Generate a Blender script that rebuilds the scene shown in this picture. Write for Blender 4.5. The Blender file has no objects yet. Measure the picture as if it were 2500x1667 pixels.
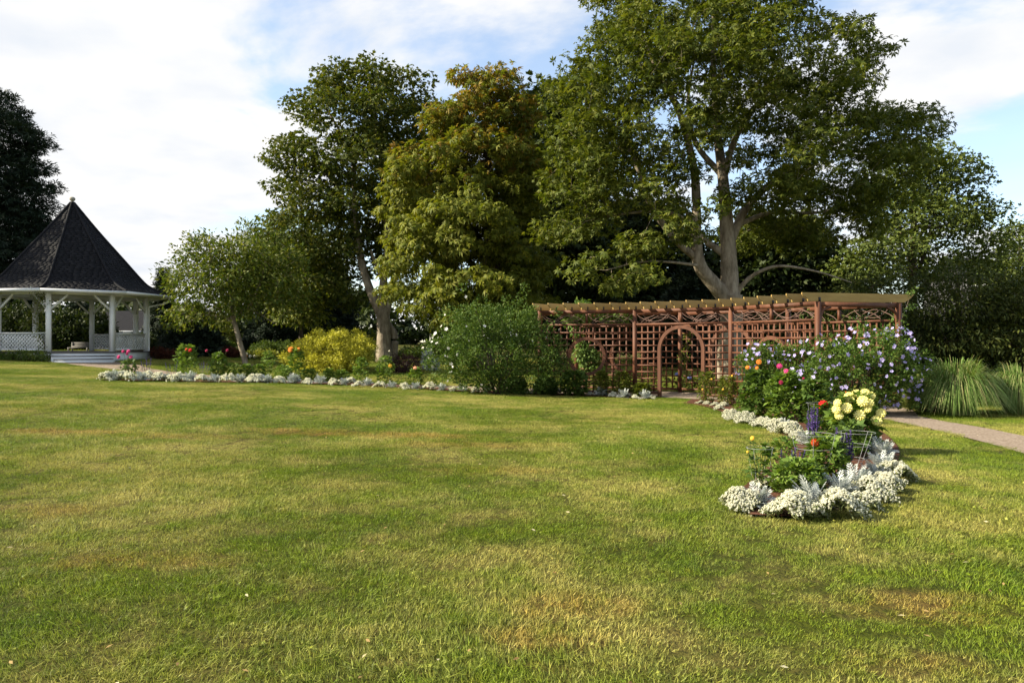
import bpy, math, random
import numpy as np
from mathutils import Vector, Matrix
R = math.radians
rng = np.random.default_rng(11)
random.seed(5)
sc = bpy.context.scene
C = sc.collection

# ------------------------------------------------------------------ camera, sky, sun, exposure
EYE, F, HZ = 1.6, 1875.0, 840.0
cam = bpy.data.cameras.new('camera'); cam.lens = 27.0; cam.sensor_width = 36.0
cam.clip_start = 0.05; cam.clip_end = 3000
camo = bpy.data.objects.new('camera', cam); C.objects.link(camo)
camo.location = (0, 0, EYE); camo.rotation_euler = (R(90.2), 0, 0)
sc.camera = camo

SUN_AZ, SUN_EL = 264.0, 32.0
TO_SUN = Vector((math.sin(R(SUN_AZ)) * math.cos(R(SUN_EL)), math.cos(R(SUN_AZ)) * math.cos(R(SUN_EL)), math.sin(R(SUN_EL))))
sun = bpy.data.lights.new('sun', 'SUN'); sun.energy = 5.0; sun.angle = R(0.6); sun.color = (1.0, 0.90, 0.70)
suno = bpy.data.objects.new('sun', sun); C.objects.link(suno)
suno.rotation_euler = (-TO_SUN).to_track_quat('-Z', 'Y').to_euler(); suno.location = (-30, -5, 30)

world = bpy.data.worlds.new('World'); sc.world = world; world.use_nodes = True
def build_world():
    nt = world.node_tree; nt.nodes.clear(); N = nt.nodes.new; L = nt.links.new
    out = N('ShaderNodeOutputWorld'); bg = N('ShaderNodeBackground'); bg.inputs['Strength'].default_value = 0.115
    sky = N('ShaderNodeTexSky'); sky.sky_type = 'NISHITA'; sky.sun_disc = False
    sky.sun_elevation = R(SUN_EL); sky.sun_rotation = R(SUN_AZ); sky.air_density = 1.0; sky.dust_density = 0.4; sky.ozone_density = 1.0
    tc = N('ShaderNodeTexCoord'); sep = N('ShaderNodeSeparateXYZ'); L(tc.outputs['Generated'], sep.inputs[0])
    def M(op, a, b=None, clamp=False):
        m = N('ShaderNodeMath'); m.operation = op; m.use_clamp = clamp
        for i, v in enumerate((a, b)):
            if v is None: continue
            if isinstance(v, (int, float)): m.inputs[i].default_value = v
            else: L(v, m.inputs[i])
        return m.outputs[0]
    den = M('ADD', M('MAXIMUM', sep.outputs[2], 0.0), 0.16)
    comb = N('ShaderNodeCombineXYZ'); L(M('DIVIDE', sep.outputs[0], den), comb.inputs[0]); L(M('DIVIDE', sep.outputs[1], den), comb.inputs[1])
    n1 = N('ShaderNodeTexNoise'); n1.inputs['Scale'].default_value = 1.15; n1.inputs['Detail'].default_value = 9; n1.inputs['Roughness'].default_value = 0.56
    n1.inputs['Distortion'].default_value = 0.25
    mp = N('ShaderNodeMapping'); mp.inputs['Location'].default_value = CLOUD_LOC; L(comb.outputs[0], mp.inputs[0]); L(mp.outputs[0], n1.inputs['Vector'])
    # a bank of cloud lies over the sun's side, broken cloud over the rest
    side = M('MULTIPLY', M('ADD', M('MULTIPLY', sep.outputs[0], -1.0), -0.23), 1.1)
    cov = M('ADD', n1.outputs['Fac'], M('MAXIMUM', M('MINIMUM', side, 0.26), -0.02))
    ramp = N('ShaderNodeValToRGB'); L(cov, ramp.inputs[0])
    ramp.color_ramp.interpolation = 'EASE'
    ramp.color_ramp.elements[0].position = 0.455; ramp.color_ramp.elements[0].color = (0.17, 0.17, 0.17, 1)
    ramp.color_ramp.elements[1].position = 0.58; ramp.color_ramp.elements[1].color = (1, 1, 1, 1)
    n2 = N('ShaderNodeTexNoise'); n2.inputs['Scale'].default_value = 3.2; n2.inputs['Detail'].default_value = 6; L(mp.outputs[0], n2.inputs['Vector'])
    cl = N('ShaderNodeValToRGB'); L(n2.outputs['Fac'], cl.inputs[0])
    cl.color_ramp.elements[0].position = 0.3; cl.color_ramp.elements[0].color = CLOUD_DARK
    cl.color_ramp.elements[1].position = 0.62; cl.color_ramp.elements[1].color = CLOUD_LIGHT
    mul = N('ShaderNodeVectorMath'); mul.operation = 'SCALE'; L(cl.outputs[0], mul.inputs[0]); mul.inputs['Scale'].default_value = CLOUD_GAIN
    mix = N('ShaderNodeMixRGB'); L(ramp.outputs[0], mix.inputs[0]); L(sky.outputs[0], mix.inputs[1]); L(mul.outputs[0], mix.inputs[2])
    L(mix.outputs[0], bg.inputs[0]); L(bg.outputs[0], out.inputs[0])
CLOUD_LOC = (0.3, 0.9, 0.0)
CLOUD_DARK = (0.80, 0.84, 0.90, 1); CLOUD_LIGHT = (1.0, 0.985, 0.96, 1); CLOUD_GAIN = 4.1
build_world()
vs = sc.view_settings; vs.view_transform = 'Standard'; vs.look = 'None'; vs.exposure = 1.2; vs.gamma = 1.0; vs.use_curve_mapping = False
cy = sc.cycles
cy.use_denoising = True
cy.max_bounces = 5; cy.diffuse_bounces = 3; cy.glossy_bounces = 2; cy.transmission_bounces = 3; cy.transparent_max_bounces = 4
cy.caustics_reflective = False; cy.caustics_refractive = False

# ------------------------------------------------------------------ helpers
def ss(a, b, x):
    t = np.clip((np.asarray(x, float) - a) / (b - a), 0, 1); return t * t * (3 - 2 * t)
def g(x, y):
    x = np.asarray(x, float); y = np.asarray(y, float)
    s = np.log1p(np.exp((-x + 1.0) / 1.5)) * 1.5
    s = np.minimum(s, 24.0)
    z = 0.038 * s * ss(3, 19, y) + 0.018 * np.maximum(0, np.minimum(y, 90) - 27) * ss(27, 36, y)
    return z - 0.10 * ss(19, 12, y) * 0
def W(px, py, Y): return np.array([(px - 1250) / F * Y, Y, EYE + (HZ - py) / F * Y])
def G(px, py):
    Ys = np.linspace(2.5, 90, 5000); X = (px - 1250) / F * Ys; Z = EYE + (HZ - py) / F * Ys
    h = np.nonzero(Z <= g(X, Ys))[0]
    i = h[0] if len(h) else len(Ys) - 1
    return np.array([X[i], Ys[i], float(g(X[i], Ys[i]))])
def P(x, y, dz=0.0): return np.array([x, y, float(g(x, y)) + dz])

def mesh_np(name, V, Fq, mats=(), smooth=False, midx=None):
    V = np.asarray(V, np.float32).reshape(-1, 3); Fq = np.asarray(Fq, np.int32)
    me = bpy.data.meshes.new(name); k, m = Fq.shape
    me.vertices.add(len(V)); me.vertices.foreach_set('co', V.ravel())
    me.loops.add(k * m); me.loops.foreach_set('vertex_index', Fq.ravel())
    me.polygons.add(k); me.polygons.foreach_set('loop_start', np.arange(0, k * m, m, dtype=np.int32))
    for mt in (mats if isinstance(mats, (list, tuple)) else [mats]): me.materials.append(mt)
    if midx is not None: me.polygons.foreach_set('material_index', np.asarray(midx, np.int32))
    if smooth: me.polygons.foreach_set('use_smooth', np.ones(k, bool))
    me.update(calc_edges=True)
    return me
def mesh_py(name, V, Fs, mats=(), smooth=False):
    me = bpy.data.meshes.new(name); me.from_pydata([tuple(map(float, v)) for v in V], [], [tuple(f) for f in Fs])
    for mt in (mats if isinstance(mats, (list, tuple)) else [mats]): me.materials.append(mt)
    if smooth: me.polygons.foreach_set('use_smooth', np.ones(len(me.polygons), bool))
    me.update(); return me
def cat(*parts):
    Vs, Fs, o = [], [], 0
    for V, Fq in parts:
        V = np.asarray(V, float).reshape(-1, 3); Vs.append(V); Fs.append(np.asarray(Fq) + o); o += len(V)
    return np.concatenate(Vs), np.concatenate(Fs)

ORG = {}
def tag(o, label=None, category=None, group=None, kind=None):
    if label: o['label'] = label
    if category: o['category'] = category
    if group: o['group'] = group
    if kind: o['kind'] = kind
    return o
def thing(name, label, category, loc, group=None):
    o = bpy.data.objects.new(name, None); o.empty_display_size = 0.2; C.objects.link(o)
    o.location = tuple(map(float, loc)); ORG[o.name] = np.array(loc, float)
    return tag(o, label, category, group)
def part(name, me, parent, kind=None, loc=None, label=None):
    """a mesh in coordinates relative to the thing's base"""
    o = bpy.data.objects.new(name, me); C.objects.link(o); o.parent = parent
    if loc is not None: o.location = tuple(map(float, loc))
    if kind: o['kind'] = kind
    if label: o['label'] = label
    return o
def part_w(name, V, Fs, mat, parent, org, kind=None, smooth=False):
    """the same from world coordinates"""
    V = np.asarray(V, float).reshape(-1, 3) - org
    if isinstance(Fs, np.ndarray): me = mesh_np(name, V, Fs, mat, smooth)
    else: me = mesh_py(name, V, Fs, mat, smooth)
    return part(name, me, parent, kind)
def structure(name, me, label=None):
    o = bpy.data.objects.new(name, me); C.objects.link(o); o['kind'] = 'structure'
    return o

BOXF = np.array([[0, 3, 2, 1], [4, 5, 6, 7], [0, 1, 5, 4], [1, 2, 6, 5], [2, 3, 7, 6], [3, 0, 4, 7]])
def box(c, hx, hy, hz):
    c, hx, hy, hz = (np.asarray(v, float) for v in (c, hx, hy, hz))
    V = [c - hx - hy - hz, c + hx - hy - hz, c + hx + hy - hz, c - hx + hy - hz, c - hx - hy + hz, c + hx - hy + hz, c + hx + hy + hz, c - hx + hy + hz]
    return np.array(V), BOXF
def beam(a, b, w, h, up=(0, 0, 1)):
    a, b = np.asarray(a, float), np.asarray(b, float); d = b - a; l = np.linalg.norm(d); d /= l
    s = np.cross(d, up); s /= np.linalg.norm(s); u = np.cross(s, d)
    return box((a + b) / 2, d * l / 2, s * w / 2, u * h / 2)
def tube(pts, rad, sides=6):
    pts = np.asarray(pts, float); n = len(pts); rad = np.broadcast_to(np.asarray(rad, float), (n,))
    T = np.gradient(pts, axis=0); T /= np.linalg.norm(T, axis=1)[:, None] + 1e-9
    ref = np.array([0.0, 0.0, 1.0]) if abs(T[0, 2]) < 0.9 else np.array([1.0, 0, 0])
    s = np.cross(T, ref); bad = np.linalg.norm(s, axis=1) < 1e-3; s[bad] = np.cross(T[bad], np.array([0.31, 0.9, 0.3]))
    s /= np.linalg.norm(s, axis=1)[:, None]; u = np.cross(s, T)
    a = np.linspace(0, 2 * np.pi, sides, endpoint=False)
    V = pts[:, None] + rad[:, None, None] * (np.cos(a)[None, :, None] * s[:, None] + np.sin(a)[None, :, None] * u[:, None])
    i = np.arange(n - 1)[:, None] * sides; j = np.arange(sides)[None]; k = (j + 1) % sides
    Fq = np.stack([i + j, i + k, i + sides + k, i + sides + j], -1).reshape(-1, 4)
    return V.reshape(-1, 3), Fq
def spline(pts, n=12):
    pts = np.asarray(pts, float); k = len(pts)
    if k < 3: return pts[0] + np.linspace(0, 1, n)[:, None] * (pts[-1] - pts[0])
    e = np.vstack([2 * pts[0] - pts[1], pts, 2 * pts[-1] - pts[-2]]); out = []
    for t in np.linspace(0, k - 1 - 1e-6, n):
        i = int(t); u = t - i; a, b, c, d = e[i:i + 4]
        out.append(0.5 * (2 * b + (c - a) * u + (2 * a - 5 * b + 4 * c - d) * u * u + (3 * b - a - 3 * c + d) * u ** 3))
    return np.array(out)
def unit(v): return v / (np.linalg.norm(v, axis=-1, keepdims=True) + 1e-9)
def frames(d, n0, sx, sy, sz):
    d = unit(d); x = unit(np.cross(d, n0)); z = np.cross(x, d)
    N = len(d); b = lambda s: np.broadcast_to(np.asarray(s, float), (N,))[:, None]
    return np.stack([x * b(sx), d * b(sy), z * b(sz)], -1)
def stamp(T, Fq, M, Pp):
    T = np.asarray(T, float); Fq = np.asarray(Fq)
    V = np.einsum('nij,kj->nki', M, T) + Pp[:, None]
    Fa = Fq[None] + (np.arange(len(Pp)) * len(T))[:, None, None]
    return V.reshape(-1, 3), Fa.reshape(-1, Fq.shape[1])

# ------------------------------------------------------------------ materials
def newmat(name):
    m = bpy.data.materials.new(name); m.use_nodes = True
    nt = m.node_tree; b = nt.nodes['Principled BSDF']; return m, nt, b
def ramp_node(nt, cols, pos=None):
    r = nt.nodes.new('ShaderNodeValToRGB'); cr = r.color_ramp
    while len(cr.elements) < len(cols): cr.elements.new(0.5)
    for i, c in enumerate(cols):
        cr.elements[i].position = pos[i] if pos else i / (len(cols) - 1); cr.elements[i].color = (*c, 1)
    return r
def leaf_mat(name, cols, transl=0.28, rough=0.6, spec=0.2, tint=(1.25, 1.25, 0.5), nscale=0.0, namp=0.0):
    m, nt, b = newmat(name); L = nt.links.new
    geo = nt.nodes.new('ShaderNodeNewGeometry'); r = ramp_node(nt, cols); src = geo.outputs['Random Per Island']
    if namp:
        tcn = nt.nodes.new('ShaderNodeTexCoord'); no = nt.nodes.new('ShaderNodeTexNoise'); no.inputs['Scale'].default_value = nscale
        L(tcn.outputs['Object'], no.inputs['Vector'])
        ma = nt.nodes.new('ShaderNodeMath'); ma.operation = 'MULTIPLY_ADD'; L(no.outputs['Fac'], ma.inputs[0]); ma.inputs[1].default_value = namp; 
        mb = nt.nodes.new('ShaderNodeMath'); mb.operation = 'MULTIPLY_ADD'; L(src, mb.inputs[0]); mb.inputs[1].default_value = 1.0 - namp * 0.4; mb.inputs[2].default_value = -namp * 0.3
        L(mb.outputs[0], ma.inputs[2]); src = ma.outputs[0]
    L(src, r.inputs[0]); L(r.outputs[0], b.inputs['Base Color'])
    b.inputs['Roughness'].default_value = rough; b.inputs['Specular IOR Level'].default_value = spec
    if transl:
        tr = nt.nodes.new('ShaderNodeBsdfTranslucent'); mu = nt.nodes.new('ShaderNodeMixRGB'); mu.blend_type = 'MULTIPLY'; mu.inputs[0].default_value = 1
        L(r.outputs[0], mu.inputs[1]); mu.inputs[2].default_value = (*tint, 1); L(mu.outputs[0], tr.inputs[0])
        mx = nt.nodes.new('ShaderNodeMixShader'); mx.inputs[0].default_value = transl
        L(b.outputs[0], mx.inputs[1]); L(tr.outputs[0], mx.inputs[2]); L(mx.outputs[0], nt.nodes['Material Output'].inputs['Surface'])
    return m
def solid_mat(name, cols, scale=6.0, rough=0.7, spec=0.3, bump=0.0, bscale=40.0, stretch=(1, 1, 1), coords='Object', detail=6):
    m, nt, b = newmat(name); L = nt.links.new
    tcn = nt.nodes.new('ShaderNodeTexCoord'); mp = nt.nodes.new('ShaderNodeMapping'); mp.inputs['Scale'].default_value = stretch
    L(tcn.outputs[coords], mp.inputs[0])
    no = nt.nodes.new('ShaderNodeTexNoise'); no.inputs['Scale'].default_value = scale; no.inputs['Detail'].default_value = detail; no.inputs['Roughness'].default_value = 0.62
    L(mp.outputs[0], no.inputs['Vector']); r = ramp_node(nt, cols, [0.3 + 0.4 * i / (len(cols) - 1) for i in range(len(cols))] if len(cols) > 1 else None)
    L(no.outputs['Fac'], r.inputs[0]); L(r.outputs[0], b.inputs['Base Color'])
    b.inputs['Roughness'].default_value = rough; b.inputs['Specular IOR Level'].default_value = spec
    if bump:
        n2 = nt.nodes.new('ShaderNodeTexNoise'); n2.inputs['Scale'].default_value = bscale; n2.inputs['Detail'].default_value = 5; L(mp.outputs[0], n2.inputs['Vector'])
        bp = nt.nodes.new('ShaderNodeBump'); bp.inputs['Strength'].default_value = bump; bp.inputs['Distance'].default_value = 0.02
        L(n2.outputs['Fac'], bp.inputs['Height']); L(bp.outputs[0], b.inputs['Normal'])
    return m
def island_mat(name, cols, rough=0.85, spec=0.2):
    m, nt, b = newmat(name); geo = nt.nodes.new('ShaderNodeNewGeometry'); r = ramp_node(nt, cols)
    nt.links.new(geo.outputs['Random Per Island'], r.inputs[0])
    no = nt.nodes.new('ShaderNodeTexNoise'); no.inputs['Scale'].default_value = 60
    mu = nt.nodes.new('ShaderNodeMixRGB'); mu.blend_type = 'OVERLAY'; mu.inputs[0].default_value = 0.35
    nt.links.new(r.outputs[0], mu.inputs[1]); nt.links.new(no.outputs['Fac'], mu.inputs[2]); nt.links.new(mu.outputs[0], b.inputs['Base Color'])
    b.inputs['Roughness'].default_value = rough; b.inputs['Specular IOR Level'].default_value = spec
    return m

# lawn colours: live green, straw and worn ginger patches, by the place on the lawn
SPOTS = []   # (x, y, rx, ry, strength) of worn patches
for (px, py, rx, ry, s) in ((900, 1062, 2.6, 0.5, 0.9), (740, 1052, 1.2, 0.35, 0.9), (1150, 1085, 1.6, 0.5, 0.55), (150, 1055, 1.6, 0.4, 0.8), (420, 1066, 1.6, 0.4, 0.5),
                            (1200, 1150, 1.0, 0.4, 0.5), (1390, 1480, 0.55, 0.3, 0.8), (1330, 1560, 0.4, 0.25, 0.7), (2280, 1480, 0.7, 0.4, 0.75), (330, 1370, 0.9, 0.3, 0.6), (120, 1250, 0.9, 0.35, 0.5), (2200, 1620, 0.5, 0.2, 0.6)):
    q = G(px, py); SPOTS.append((q[0], q[1], rx, ry, s))
def lawn_color(nt, blades):
    L = nt.links.new; geo = nt.nodes.new('ShaderNodeNewGeometry'); pos = geo.outputs['Position']
    def noise(sx, sy, scale, detail=4, off=0.0):
        mp = nt.nodes.new('ShaderNodeMapping'); mp.inputs['Scale'].default_value = (sx, sy, 0.0); mp.inputs['Location'].default_value = (off, off * 1.7, 0); L(pos, mp.inputs[0])
        n = nt.nodes.new('ShaderNodeTexNoise'); n.inputs['Scale'].default_value = scale; n.inputs['Detail'].default_value = detail; n.inputs['Roughness'].default_value = 0.72
        L(mp.outputs[0], n.inputs['Vector']); return n.outputs['Fac']
    def M(op, a, b=None, clamp=False):
        m = nt.nodes.new('ShaderNodeMath'); m.operation = op; m.use_clamp = clamp
        for i, v in enumerate((a, b)):
            if v is None: continue
            if isinstance(v, (int, float)): m.inputs[i].default_value = v
            else: L(v, m.inputs[i])
        return m.outputs[0]
    def mixc(f, a, b):
        m = nt.nodes.new('ShaderNodeMixRGB'); L(f, m.inputs[0])
        for i, v in ((1, a), (2, b)):
            if isinstance(v, tuple): m.inputs[i].default_value = (*v, 1)
            else: L(v, m.inputs[i])
        return m.outputs[0]
    def band(v, lo, hi):
        r = nt.nodes.new('ShaderNodeMapRange'); r.interpolation_type = 'SMOOTHSTEP'; L(v, r.inputs[0]); r.inputs[1].default_value = lo; r.inputs[2].default_value = hi; return r.outputs[0]
    big = noise(1, 1, 0.33, 7); mid = noise(1, 1, 1.4, 7, 7.3); fine = noise(1, 1, 7.0, 4, 3.1)
    c = mixc(band(mid, 0.35, 0.65), LAWN['green'], LAWN['deep'])
    straw = M('ADD', M('MULTIPLY', big, 0.62), M('MULTIPLY', mid, 0.38))
    c = mixc(M('MULTIPLY', band(straw, 0.43, 0.60), 0.85), c, LAWN['straw'])
    c = mixc(M('MULTIPLY', band(fine, 0.52, 0.7), 0.5), c, LAWN['olive'])
    sp = None; sepn = nt.nodes.new('ShaderNodeSeparateXYZ'); L(pos, sepn.inputs[0])
    for (x, y, rx, ry, s) in SPOTS:
        dx = M('DIVIDE', M('SUBTRACT', sepn.outputs[0], float(x)), rx); dy = M('DIVIDE', M('SUBTRACT', sepn.outputs[1], float(y)), ry)
        d = M('SUBTRACT', M('SUBTRACT', 1.0, M('ADD', M('MULTIPLY', dx, dx), M('MULTIPLY', dy, dy))), 0.0, True)
        d = M('MULTIPLY', d, s * .75); sp = d if sp is None else M('MAXIMUM', sp, d)
    gf = M('MULTIPLY', sp, band(M('ADD', M('MULTIPLY', mid, 0.6), M('MULTIPLY', fine, 0.4)), 0.38, 0.58))
    c = mixc(gf, c, LAWN['ginger'])
    if blades:
        rr = ramp_node(nt, [(0.42, 0.46, 0.42), (0.95, 0.97, 0.95), (1.85, 1.75, 1.8)]); L(geo.outputs['Random Per Island'], rr.inputs[0])
        m = nt.nodes.new('ShaderNodeMixRGB'); m.blend_type = 'MULTIPLY'; m.inputs[0].default_value = 1; L(c, m.inputs[1]); L(rr.outputs[0], m.inputs[2]); c = m.outputs[0]
    return c
LAWN = dict(green=(0.175, 0.238, 0.017), deep=(0.085, 0.152, 0.009), straw=(0.44, 0.395, 0.108), olive=(0.27, 0.25, 0.027), ginger=(0.43, 0.26, 0.065))
def lawn_mat():
    m, nt, b = newmat('lawn_soil'); L = nt.links.new; c = lawn_color(nt, False)
    mu = nt.nodes.new('ShaderNodeMixRGB'); mu.blend_type = 'MULTIPLY'; mu.inputs[0].default_value = 1; L(c, mu.inputs[1]); mu.inputs[2].default_value = (0.26, 0.23, 0.25, 1)
    L(mu.outputs[0], b.inputs['Base Color']); b.inputs['Roughness'].default_value = 0.95; b.inputs['Specular IOR Level'].default_value = 0.1
    geo = nt.nodes.new('ShaderNodeNewGeometry'); n = nt.nodes.new('ShaderNodeTexNoise'); n.inputs['Scale'].default_value = 28; n.inputs['Detail'].default_value = 6; L(geo.outputs['Position'], n.inputs['Vector'])
    bp = nt.nodes.new('ShaderNodeBump'); bp.inputs['Strength'].default_value = 0.9; bp.inputs['Distance'].default_value = 0.04; L(n.outputs['Fac'], bp.inputs['Height']); L(bp.outputs[0], b.inputs['Normal'])
    return m
def blade_mat():
    m, nt, b = newmat('grass_blades'); L = nt.links.new; c = lawn_color(nt, True)
    L(c, b.inputs['Base Color']); b.inputs['Roughness'].default_value = 0.55; b.inputs['Specular IOR Level'].default_value = 0.25
    tr = nt.nodes.new('ShaderNodeBsdfTranslucent'); L(c, tr.inputs[0]); mx = nt.nodes.new('ShaderNodeMixShader'); mx.inputs[0].default_value = 0.3
    L(b.outputs[0], mx.inputs[1]); L(tr.outputs[0], mx.inputs[2]); L(mx.outputs[0], nt.nodes['Material Output'].inputs['Surface'])
    return m
MT = {}
MT['lawn'] = lawn_mat(); MT['blades'] = blade_mat()
MT['mulch'] = solid_mat('mulch', [(0.035, 0.018, 0.012), (0.09, 0.04, 0.025), (0.16, 0.075, 0.045)], 14, 0.95, 0.1, 0.9, 30)
MT['gravel'] = solid_mat('gravel', [(0.16, 0.12, 0.088), (0.26, 0.205, 0.158), (0.37, 0.31, 0.25)], 22, 0.95, 0.0, 0.8, 60)
MT['red_wood'] = solid_mat('red_stained_wood', [(0.072, 0.027, 0.014), (0.105, 0.040, 0.020), (0.145, 0.058, 0.030)], 5, 0.6, 0.3, 0.15, 60, (1, 1, 0.15))
MT['rafter'] = solid_mat('treated_timber', [(0.27, 0.175, 0.055), (0.38, 0.255, 0.085), (0.46, 0.325, 0.12)], 3, 0.65, 0.25, 0.2, 45, (0.25, 0.25, 1))
MT['scroll'] = solid_mat('bent_cane', [(0.12, 0.065, 0.05), (0.24, 0.15, 0.125)], 9, 0.6, 0.3)
MT['bracket'] = solid_mat('black_bracket', [(0.012, 0.01, 0.01), (0.02, 0.018, 0.016)], 9, 0.5, 0.4)
MT['white'] = solid_mat('white_paint', [(0.70, 0.72, 0.74), (0.80, 0.81, 0.82)], 3, 0.5, 0.35, 0.05, 30)
MT['bench'] = solid_mat('weathered_teak', [(0.13, 0.12, 0.11), (0.20, 0.19, 0.175)], 8, 0.8)
MT['deck'] = solid_mat('grey_deck', [(0.10, 0.09, 0.085), (0.16, 0.145, 0.135)], 5, 0.7, 0.25, 0.1, 30)
MT['shingle'] = island_mat('asphalt_shingle', [(0.0085, 0.0085, 0.0105), (0.0115, 0.0115, 0.014), (0.0165, 0.0165, 0.0195)])
MT['ridge'] = solid_mat('ridge_shingle', [(0.009, 0.009, 0.011), (0.016, 0.016, 0.019)], 12, 0.9, 0.2)
MT['stone_fin'] = solid_mat('weathered_finial', [(0.22, 0.2, 0.16), (0.42, 0.40, 0.33)], 12, 0.85, 0.2)
MT['bark'] = solid_mat('bark_grey', [(0.10, 0.08, 0.056), (0.23, 0.19, 0.14), (0.36, 0.31, 0.24)], 5, 0.9, 0.15, 0.9, 14, (1, 1, 0.35))
MT['bark_dark'] = solid_mat('bark_dark', [(0.03, 0.024, 0.018), (0.07, 0.055, 0.04), (0.12, 0.10, 0.075)], 6, 0.9, 0.15, 0.8, 14, (1, 1, 0.35))
MT['stem'] = leaf_mat('green_stem', [(0.05, 0.10, 0.02), (0.09, 0.12, 0.03)], 0.0)
MT['wire'] = solid_mat('galvanised_wire', [(0.26, 0.27, 0.28), (0.36, 0.37, 0.38)], 20, 0.4, 0.5)
MT['oak'] = leaf_mat('oak_leaf', [(0.038, 0.058, 0.008), (0.084, 0.112, 0.013), (0.175, 0.18, 0.03)], 0.32, nscale=0.4, namp=0.5)
MT['maple'] = leaf_mat('maple_leaf', [(0.032, 0.054, 0.010), (0.065, 0.092, 0.013), (0.15, 0.14, 0.022)], 0.32, nscale=0.4, namp=0.4)
MT['chestnut'] = leaf_mat('chestnut_leaf', [(0.075, 0.105, 0.010), (0.14, 0.162, 0.016), (0.22, 0.21, 0.028)], 0.32, nscale=0.35, namp=0.45)
MT['chestnut_top'] = leaf_mat('chestnut_leaf_turning', [(0.13, 0.12, 0.012), (0.21, 0.155, 0.016), (0.27, 0.14, 0.02)], 0.25, nscale=0.5, namp=0.4)
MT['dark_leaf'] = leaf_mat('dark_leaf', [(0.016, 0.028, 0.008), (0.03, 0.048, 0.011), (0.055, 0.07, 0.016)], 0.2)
MT['hemlock'] = leaf_mat('hemlock_leaf', [(0.026, 0.042, 0.009), (0.055, 0.075, 0.014), (0.11, 0.115, 0.022)], 0.2, nscale=.6, namp=.5)
MT['needle'] = leaf_mat('spruce_needle', [(0.010, 0.020, 0.012), (0.018, 0.032, 0.016), (0.03, 0.046, 0.022)], 0.08)
MT['fruit'] = leaf_mat('fruit_tree_leaf', [(0.055, 0.085, 0.010), (0.105, 0.135, 0.016), (0.19, 0.19, 0.035)], 0.28)
MT['fruit_tree'] = leaf_mat('apple_leaf', [(0.048, 0.082, 0.010), (0.095, 0.132, 0.016), (0.18, 0.19, 0.034)], 0.3)
MT['pale'] = leaf_mat('pale_leaf', [(0.08, 0.12, 0.03), (0.13, 0.165, 0.05), (0.19, 0.21, 0.09)], 0.3)
MT['mid'] = leaf_mat('mid_green_leaf', [(0.038, 0.07, 0.011), (0.068, 0.11, 0.017), (0.12, 0.155, 0.026)], 0.25, nscale=0.5, namp=0.4)
MT['ash'] = leaf_mat('ash_leaf', [(0.045, 0.072, 0.015), (0.085, 0.118, 0.022), (0.15, 0.17, 0.035)], 0.22, nscale=0.4, namp=0.4)
MT['yellow'] = leaf_mat('golden_leaf', [(0.34, 0.33, 0.03), (0.54, 0.51, 0.055), (0.68, 0.65, 0.12)], 0.25, tint=(1.1, 1.1, 0.5))
MT['hib'] = leaf_mat('hibiscus_leaf', [(0.04, 0.085, 0.014), (0.075, 0.135, 0.02), (0.12, 0.17, 0.032)], 0.28)
MT['hib_dk'] = leaf_mat('sharon_leaf', [(0.04, 0.082, 0.013), (0.072, 0.128, 0.019), (0.125, 0.175, 0.034)], 0.25)
MT['dahlia'] = leaf_mat('dahlia_leaf', [(0.07, 0.13, 0.02), (0.12, 0.20, 0.03), (0.19, 0.26, 0.05)], 0.28)
MT['dahlia_dk'] = leaf_mat('border_leaf', [(0.045, 0.09, 0.016), (0.08, 0.14, 0.024), (0.13, 0.19, 0.04)], 0.28)
MT['vine'] = leaf_mat('vine_leaf', [(0.07, 0.13, 0.03), (0.12, 0.20, 0.045), (0.20, 0.27, 0.08)], 0.3)
MT['hosta'] = leaf_mat('hosta_leaf', [(0.11, 0.14, 0.02), (0.19, 0.21, 0.04), (0.30, 0.30, 0.09)], 0.28)
MT['rust'] = leaf_mat('russet_leaf', [(0.045, 0.014, 0.010), (0.085, 0.024, 0.016), (0.12, 0.045, 0.022)], 0.15, tint=(1.2, 0.9, 0.6))
MT['plum'] = leaf_mat('plum_leaf', [(0.022, 0.010, 0.012), (0.042, 0.018, 0.018), (0.07, 0.032, 0.026)], 0.12, tint=(1.2, 0.9, 0.8))
MT['silver'] = leaf_mat('silver_leaf', [(0.32, 0.35, 0.34), (0.45, 0.48, 0.46), (0.58, 0.60, 0.58)], 0.15, 0.7, 0.15, tint=(0.9, 1.0, 0.8))
MT['alyssum'] = leaf_mat('alyssum_blossom', [(0.68, 0.67, 0.54), (0.79, 0.78, 0.66), (0.86, 0.85, 0.77)], 0.35, 0.7, 0.1, tint=(1, 1, 0.85))
MT['alyssum_leaf'] = leaf_mat('alyssum_leaf', [(0.08, 0.11, 0.035), (0.15, 0.17, 0.07), (0.24, 0.25, 0.12)], 0.2)
MT['blade'] = leaf_mat('maiden_grass', [(0.07, 0.135, 0.025), (0.13, 0.215, 0.045), (0.20, 0.28, 0.08), (0.36, 0.33, 0.15)], 0.3)
MT['salvia'] = leaf_mat('salvia_spike', [(0.035, 0.022, 0.09), (0.07, 0.042, 0.17), (0.12, 0.08, 0.24)], 0.1, tint=(1, 1, 1.1))
MT['lilac'] = leaf_mat('lilac_petal', [(0.28, 0.23, 0.62), (0.44, 0.39, 0.76), (0.66, 0.61, 0.86)], 0.3, 0.6, 0.1, tint=(1, 0.95, 1.1))
MT['lilac_eye'] = leaf_mat('lilac_eye', [(0.25, 0.06, 0.25), (0.7, 0.6, 0.4)], 0)
MT['white_petal'] = leaf_mat('white_petal', [(0.72, 0.71, 0.68), (0.82, 0.81, 0.78)], 0.25, 0.6, 0.1, tint=(1, 1, 1))
def petal(name, a, b): MT[name] = leaf_mat(name + '_petal', [a, b], 0.2, 0.55, 0.15, tint=(1.05, 0.95, 0.9))
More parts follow.
